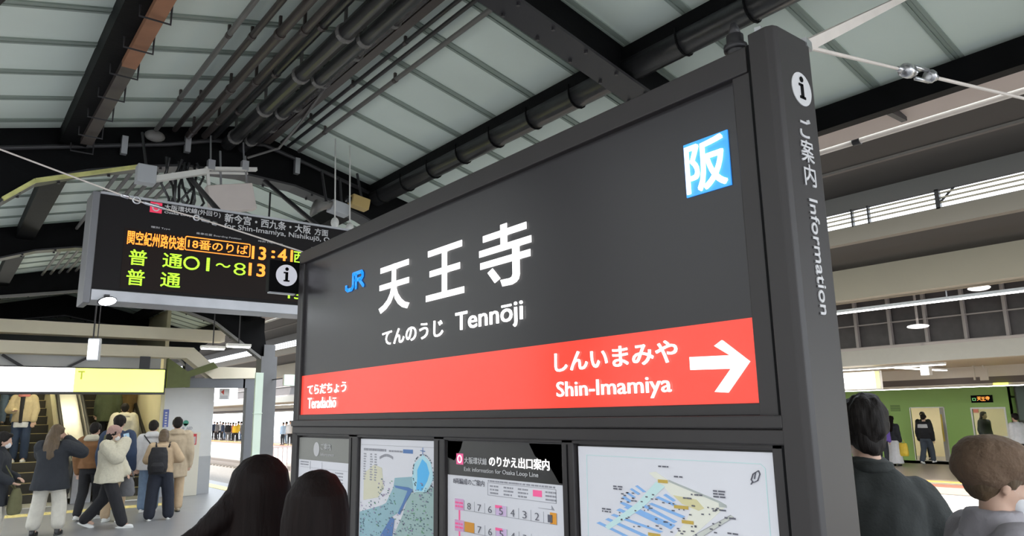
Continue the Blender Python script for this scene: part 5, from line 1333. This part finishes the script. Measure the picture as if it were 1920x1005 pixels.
# ---- two dark-haired people right in front of the sign
def big_hair(t, name, rings, tails, seed, m=HAIRD):
    b = MB(); b.loft(rings, 28)
    blob(name, b, m, t, .008, 5, .0028, 34, fstretch=(1, 1, .10), seed=seed)
    rg = random.Random(seed)
    for pts, r0, n, sp in tails:
        s_ = MB()
        for k in range(n):
            o = Vector((rg.uniform(-sp, sp), rg.uniform(-sp, sp), rg.uniform(-sp, sp) * .5))
            q = [Vector(p) + o * (.5 + .9 * i / len(pts)) for i, p in enumerate(pts)]
            # smooth the strand
            out = []
            for i in range(len(q) - 1):
                for j in range(4):
                    f = j / 4
                    a0 = q[max(i - 1, 0)]; a1 = q[i]; a2 = q[i + 1]; a3 = q[min(i + 2, len(q) - 1)]
                    out.append(.5 * ((2 * a1) + (a2 - a0) * f + (2 * a0 - 5 * a1 + 4 * a2 - a3) * f * f + (3 * a1 - a0 - 3 * a2 + a3) * f ** 3))
            out.append(q[-1])
            L_ = len(out)
            s_.tube(out, [r0 * (1.0 - .8 * (i / L_) ** 2) for i in range(L_)], 6)
        s_.build('hair_strand', m, t, True, True)
t = person('person with long dark hair blown to the left, before the sign', (.855, 2.38, 0), 42, 1.525, dict(mat=cloth('charcoal', (.03, .028, .03)), hem=.7, puff=.03, collar=True, kind='coat'), dict(mat=BLK), BLACKSHOE, None, turn=-8, nod=4, seed=31)
big_hair(t, 'hair', [((.0, -.02, 1.02), .06, .04), ((.0, -.09, 1.16), .13, .06), ((0, -.10, 1.30), .135, .085), ((0, -.06, 1.42), .115, .105), ((0, -.035, 1.52), .108, .118), ((0, -.03, 1.60), .104, .122), ((0, -.03, 1.66), .090, .108), ((0, -.03, 1.70), .055, .07), ((0, -.03, 1.715), .02, .03)],
         [], 3)
b = MB(); b.tube([(.83, 2.37, 1.41), (.775, 2.355, 1.395), (.72, 2.345, 1.36), (.665, 2.34, 1.325), (.60, 2.34, 1.30), (.55, 2.34, 1.285)], [.075, .06, .045, .03, .016, .005], 14)
b.tube([(.84, 2.36, 1.42), (.80, 2.35, 1.36), (.765, 2.345, 1.30), (.74, 2.34, 1.22)], [.07, .062, .05, .03], 14)
blob('hair', b, HAIRD, t, .008, 3, .003, 34, local=False, fstretch=(1, 1, .4), seed=5)
t = person('person with smooth dark hair standing closest to the camera before the sign', (.845, 1.93, 0), 36, 1.505, dict(mat=cloth('charcoal2', (.028, .024, .026)), hem=.7, puff=.02, collar=True, kind='coat'), dict(mat=BLK), BLACKSHOE, None, turn=4, nod=6, seed=33)
big_hair(t, 'hair', [((.0, -.08, 1.12), .12, .07), ((0, -.085, 1.26), .124, .085), ((0, -.055, 1.38), .106, .098), ((0, -.03, 1.48), .100, .112), ((0, -.02, 1.57), .099, .118), ((0, -.02, 1.64), .088, .108), ((0, -.02, 1.69), .056, .07), ((0, -.02, 1.708), .02, .03)],
         [], 8)

# ---- people right of the sign
DKJ = cloth('dark_jacket', (.030, .034, .033), .2, 10, .3)
def nape(t, B):
    m = MB(); m.ellipsoid(B.H((0, -.045, .035)), (.074, .055, .075), B.HM)
    for k in (1, -1): m.ellipsoid(B.H((k * .07, -.012, .075)), (.022, .04, .06), B.HM)
    blob('hair', m, HAIRB, t, .010, 2, .012, 22, fstretch=(1, 1, .35), seed=4)
    m = MB(); m.loft([(B.T((0, -.03, 1.40)), .088, .08), (B.T((0, -.035, 1.445)), .082, .078)], 18)
    blob('collar', m, DKJ, t, .01, 3, .004, 14)
person('person with short black hair in a dark jacket, right of the sign pillar', (3.05, 1.51, 0), 40, 1.69, dict(mat=DKJ, hem=.70, puff=.03, sleeve=.068, fold=.014), dict(mat=BLK), BLACKSHOE, ('short', HAIRB), lean=4, nod=6, turn=-10, shx=.165, shz=1.30, ring=.115, arms={1: ((.275, -.02, 1.07), (.42, .12, .98)), -1: ((-.25, .02, 1.12), (-.20, .22, 1.0))}, extra=nape, seed=35, tuft=.018)
CAPB = cloth('cap_brown', (.15, .095, .06), .2, 30, .6)
GREYCOAT = cloth('grey_coat', (.36, .34, .37), .15, 9, .3)
def cap(t, B):
    m = MB(); m.ellipsoid(B.H((0, -.02, .155)), (.122, .142, .092), B.HM, 22, 12); m.ellipsoid(B.H((0, -.06, .118)), (.112, .105, .085), B.HM, 18, 10)
    m.loft([(B.H((0, -.012, .085)), .092, .112), (B.H((0, -.012, .125)), .108, .128)], 22)
    blob('cap', m, CAPB, t, .009, 3, .004, 26)
    m = MB(); m.loft([(B.H((0, .14, .098)), .085, .062, B.HM @ Vector((1, 0, 0)), B.HM @ Vector((0, 1, -.28))), (B.H((0, .14, .110)), .085, .062, B.HM @ Vector((1, 0, 0)), B.HM @ Vector((0, 1, -.28)))], 20)
    blob('cap_peak', m, CAPB, t, .007, 2)
    mask(t, B)
    m = MB(); m.loft([(B.T((0, -.01, 1.39)), .125, .115), (B.T((0, -.005, 1.44)), .112, .105), (B.T((0, 0, 1.485)), .09, .09)], 18); blob('collar', m, GREYCOAT, t, .010, 2, .006, 12)
person('person in a brown cap, white mask and pale grey coat at the right edge', (2.74, .975, 0), 134, 1.515, dict(mat=GREYCOAT, hem=.6, puff=.05, kind='coat', fold=.012), dict(mat=BLK), BLACKSHOE, ('short', HAIRM), nod=14, turn=0, extra=cap, eyes=True, seed=37)
# passengers at the green train (far platform, floor -0.25)
FZ = -.25
t = person('person in a dark jacket and long white skirt beside the train', (25.4, 11.75, FZ), 95, 1.62, dict(mat=NAVY, hem=.86, puff=.03), dict(mat=WHITEC, kind='skirt', hem=.08), BLACKSHOE, ('long', HAIRD), fine=False, seed=39)
bag('shopping_bag', 'bright yellow carrier bag held by the person in the white skirt', 'bag', t, (.30, .04, .56), (.17, .12, .22), mat('bag_yellow', (.72, .50, .04), .5, var=.2), [(.22, .04, .76), (.28, .03, .88), (.33, .03, .88), (.38, .04, .76)])
t = person('person in a multicoloured jacket half hidden behind the dark-haired person', (24.8, 11.85, FZ), 80, 1.66, dict(mat=cloth('violet', (.16, .10, .42)), hem=.84, puff=.04), dict(mat=NAVY), BLACKSHOE, ('short', HAIRB), fine=False, seed=41,
    extra=lambda t, B: (blob('jacket_panel', MB().loft([((-.10, -.02, 1.12), .14, .165), ((-.08, -.02, 1.38), .13, .13)], 14), cloth('coral', (.75, .16, .10)), t, .02, 2), blob('jacket_panel', MB().loft([((-.12, -.02, .98), .13, .18), ((-.10, -.02, 1.10), .14, .17)], 14), cloth('mint', (.35, .66, .45)), t, .02, 2)))
t = person('person in a black jacket with pale back stripe at the train door', (26.5, 11.18, FZ), 92, 1.66, dict(mat=BLK, hem=.88, puff=.045, sleeve=.07), dict(mat=cloth('dark_denim', (.06, .075, .10)), thigh=.105, ankle=.085), WHITESHOE, ('short', HAIRB), nod=10, fine=False, legs={1: ((.10, .12, .52), (.10, .16, .16)), -1: ((-.10, -.02, .49), (-.10, -.22, .14))}, seed=43,
    extra=lambda t, B: blob('back_stripe', MB().loft([((0, -.02, 1.24), .235, .165), ((0, -.02, 1.37), .215, .135)], 16), WHITEC, t, .02, 2))
person('person in black with a white mask standing inside the train door', (27.5, 11.62, -.16), 262, 1.64, dict(mat=BLK, hem=.7, puff=.04, kind='coat'), dict(mat=BLK), BLACKSHOE, ('short', HAIRB), fine=False, extra=mask, seed=45)
person('person in dark clothes seen through the train window', (27.6, 9.72, -.16), 200, 1.62, dict(mat=NAVY, hem=.7, puff=.03), dict(mat=BLK), BLACKSHOE, ('long', HAIRB), fine=False, seed=47)
person('person in a white top at the far right edge by the train end', (25.6, 8.18, FZ), 30, 1.66, dict(mat=WHITEC, hem=.8, puff=.03), dict(mat=BLK), BLACKSHOE, ('short', HAIRB), fine=False, seed=49)

# ---- crowd waiting on the sunlit far platform, seen through the doorway
CW = [('white', WHITEC, NAVY), ('navy', NAVYB, BLK), ('white', WHITEC, DENIM), ('grey', GREYC, BLK), ('yellow', cloth('bright_yellow', (.80, .50, .03)), BLK), ('coral', cloth('coral2', (.70, .22, .16)), NAVY), ('beige', BEIGEC, DENIM), ('black', BLK, GREYC), ('pale blue', cloth('pale_blue', (.40, .52, .66)), NAVY)]
rg = random.Random(21)
def px_az(px): return R(38.3) + math.atan((px - 960) / 1387.0)
spots = [(398, 1, 22.4), (403, 3, 21.2), (409, 0, 22.8), (414, 1, 21.4), (419, 2, 22.2), (424, 7, 21.0), (428, 0, 22.7), (433, 5, 21.5), (438, 4, 20.9), (443, 4, 21.9), (448, 2, 22.5), (453, 3, 21.2)]
names = ['farthest left', 'second from left', 'third from left', 'fourth from left', 'fifth from left', 'sixth from left', 'sixth from right', 'fifth from right', 'fourth from right', 'third from right', 'second from right', 'farthest right']
for k, (px, ci, x) in enumerate(spots):
    a = px_az(px); y = x / math.tan(a)
    nm, tc, bc = CW[ci]
    person('small person in %s in the sunlit doorway crowd, %s' % (nm, names[k]), (x, y, FZ), rg.uniform(180, 300), rg.uniform(1.56, 1.74), dict(mat=tc, hem=.80, puff=.035), dict(mat=bc), BLACKSHOE, ('short', HAIRB), fine=False, group='crowd on the far platform', seed=60 + k)
for k, (px, ci, x) in enumerate([(527, 8, 20.4), (533, 6, 21.2), (540, 0, 20.5), (546, 3, 20.9)]):
    a = px_az(px); y = x / math.tan(a)
    nm, tc, bc = CW[ci]
    person('person in %s beside the far post, %s' % (nm, ['leftmost', 'second from left', 'third from left', 'rightmost'][k]), (x, y, FZ), rg.uniform(180, 300), rg.uniform(1.58, 1.74), dict(mat=tc, hem=.80, puff=.035), dict(mat=bc), BLACKSHOE, ('short', HAIRB), fine=False, group='crowd in the gap beside the sign', seed=80 + k)
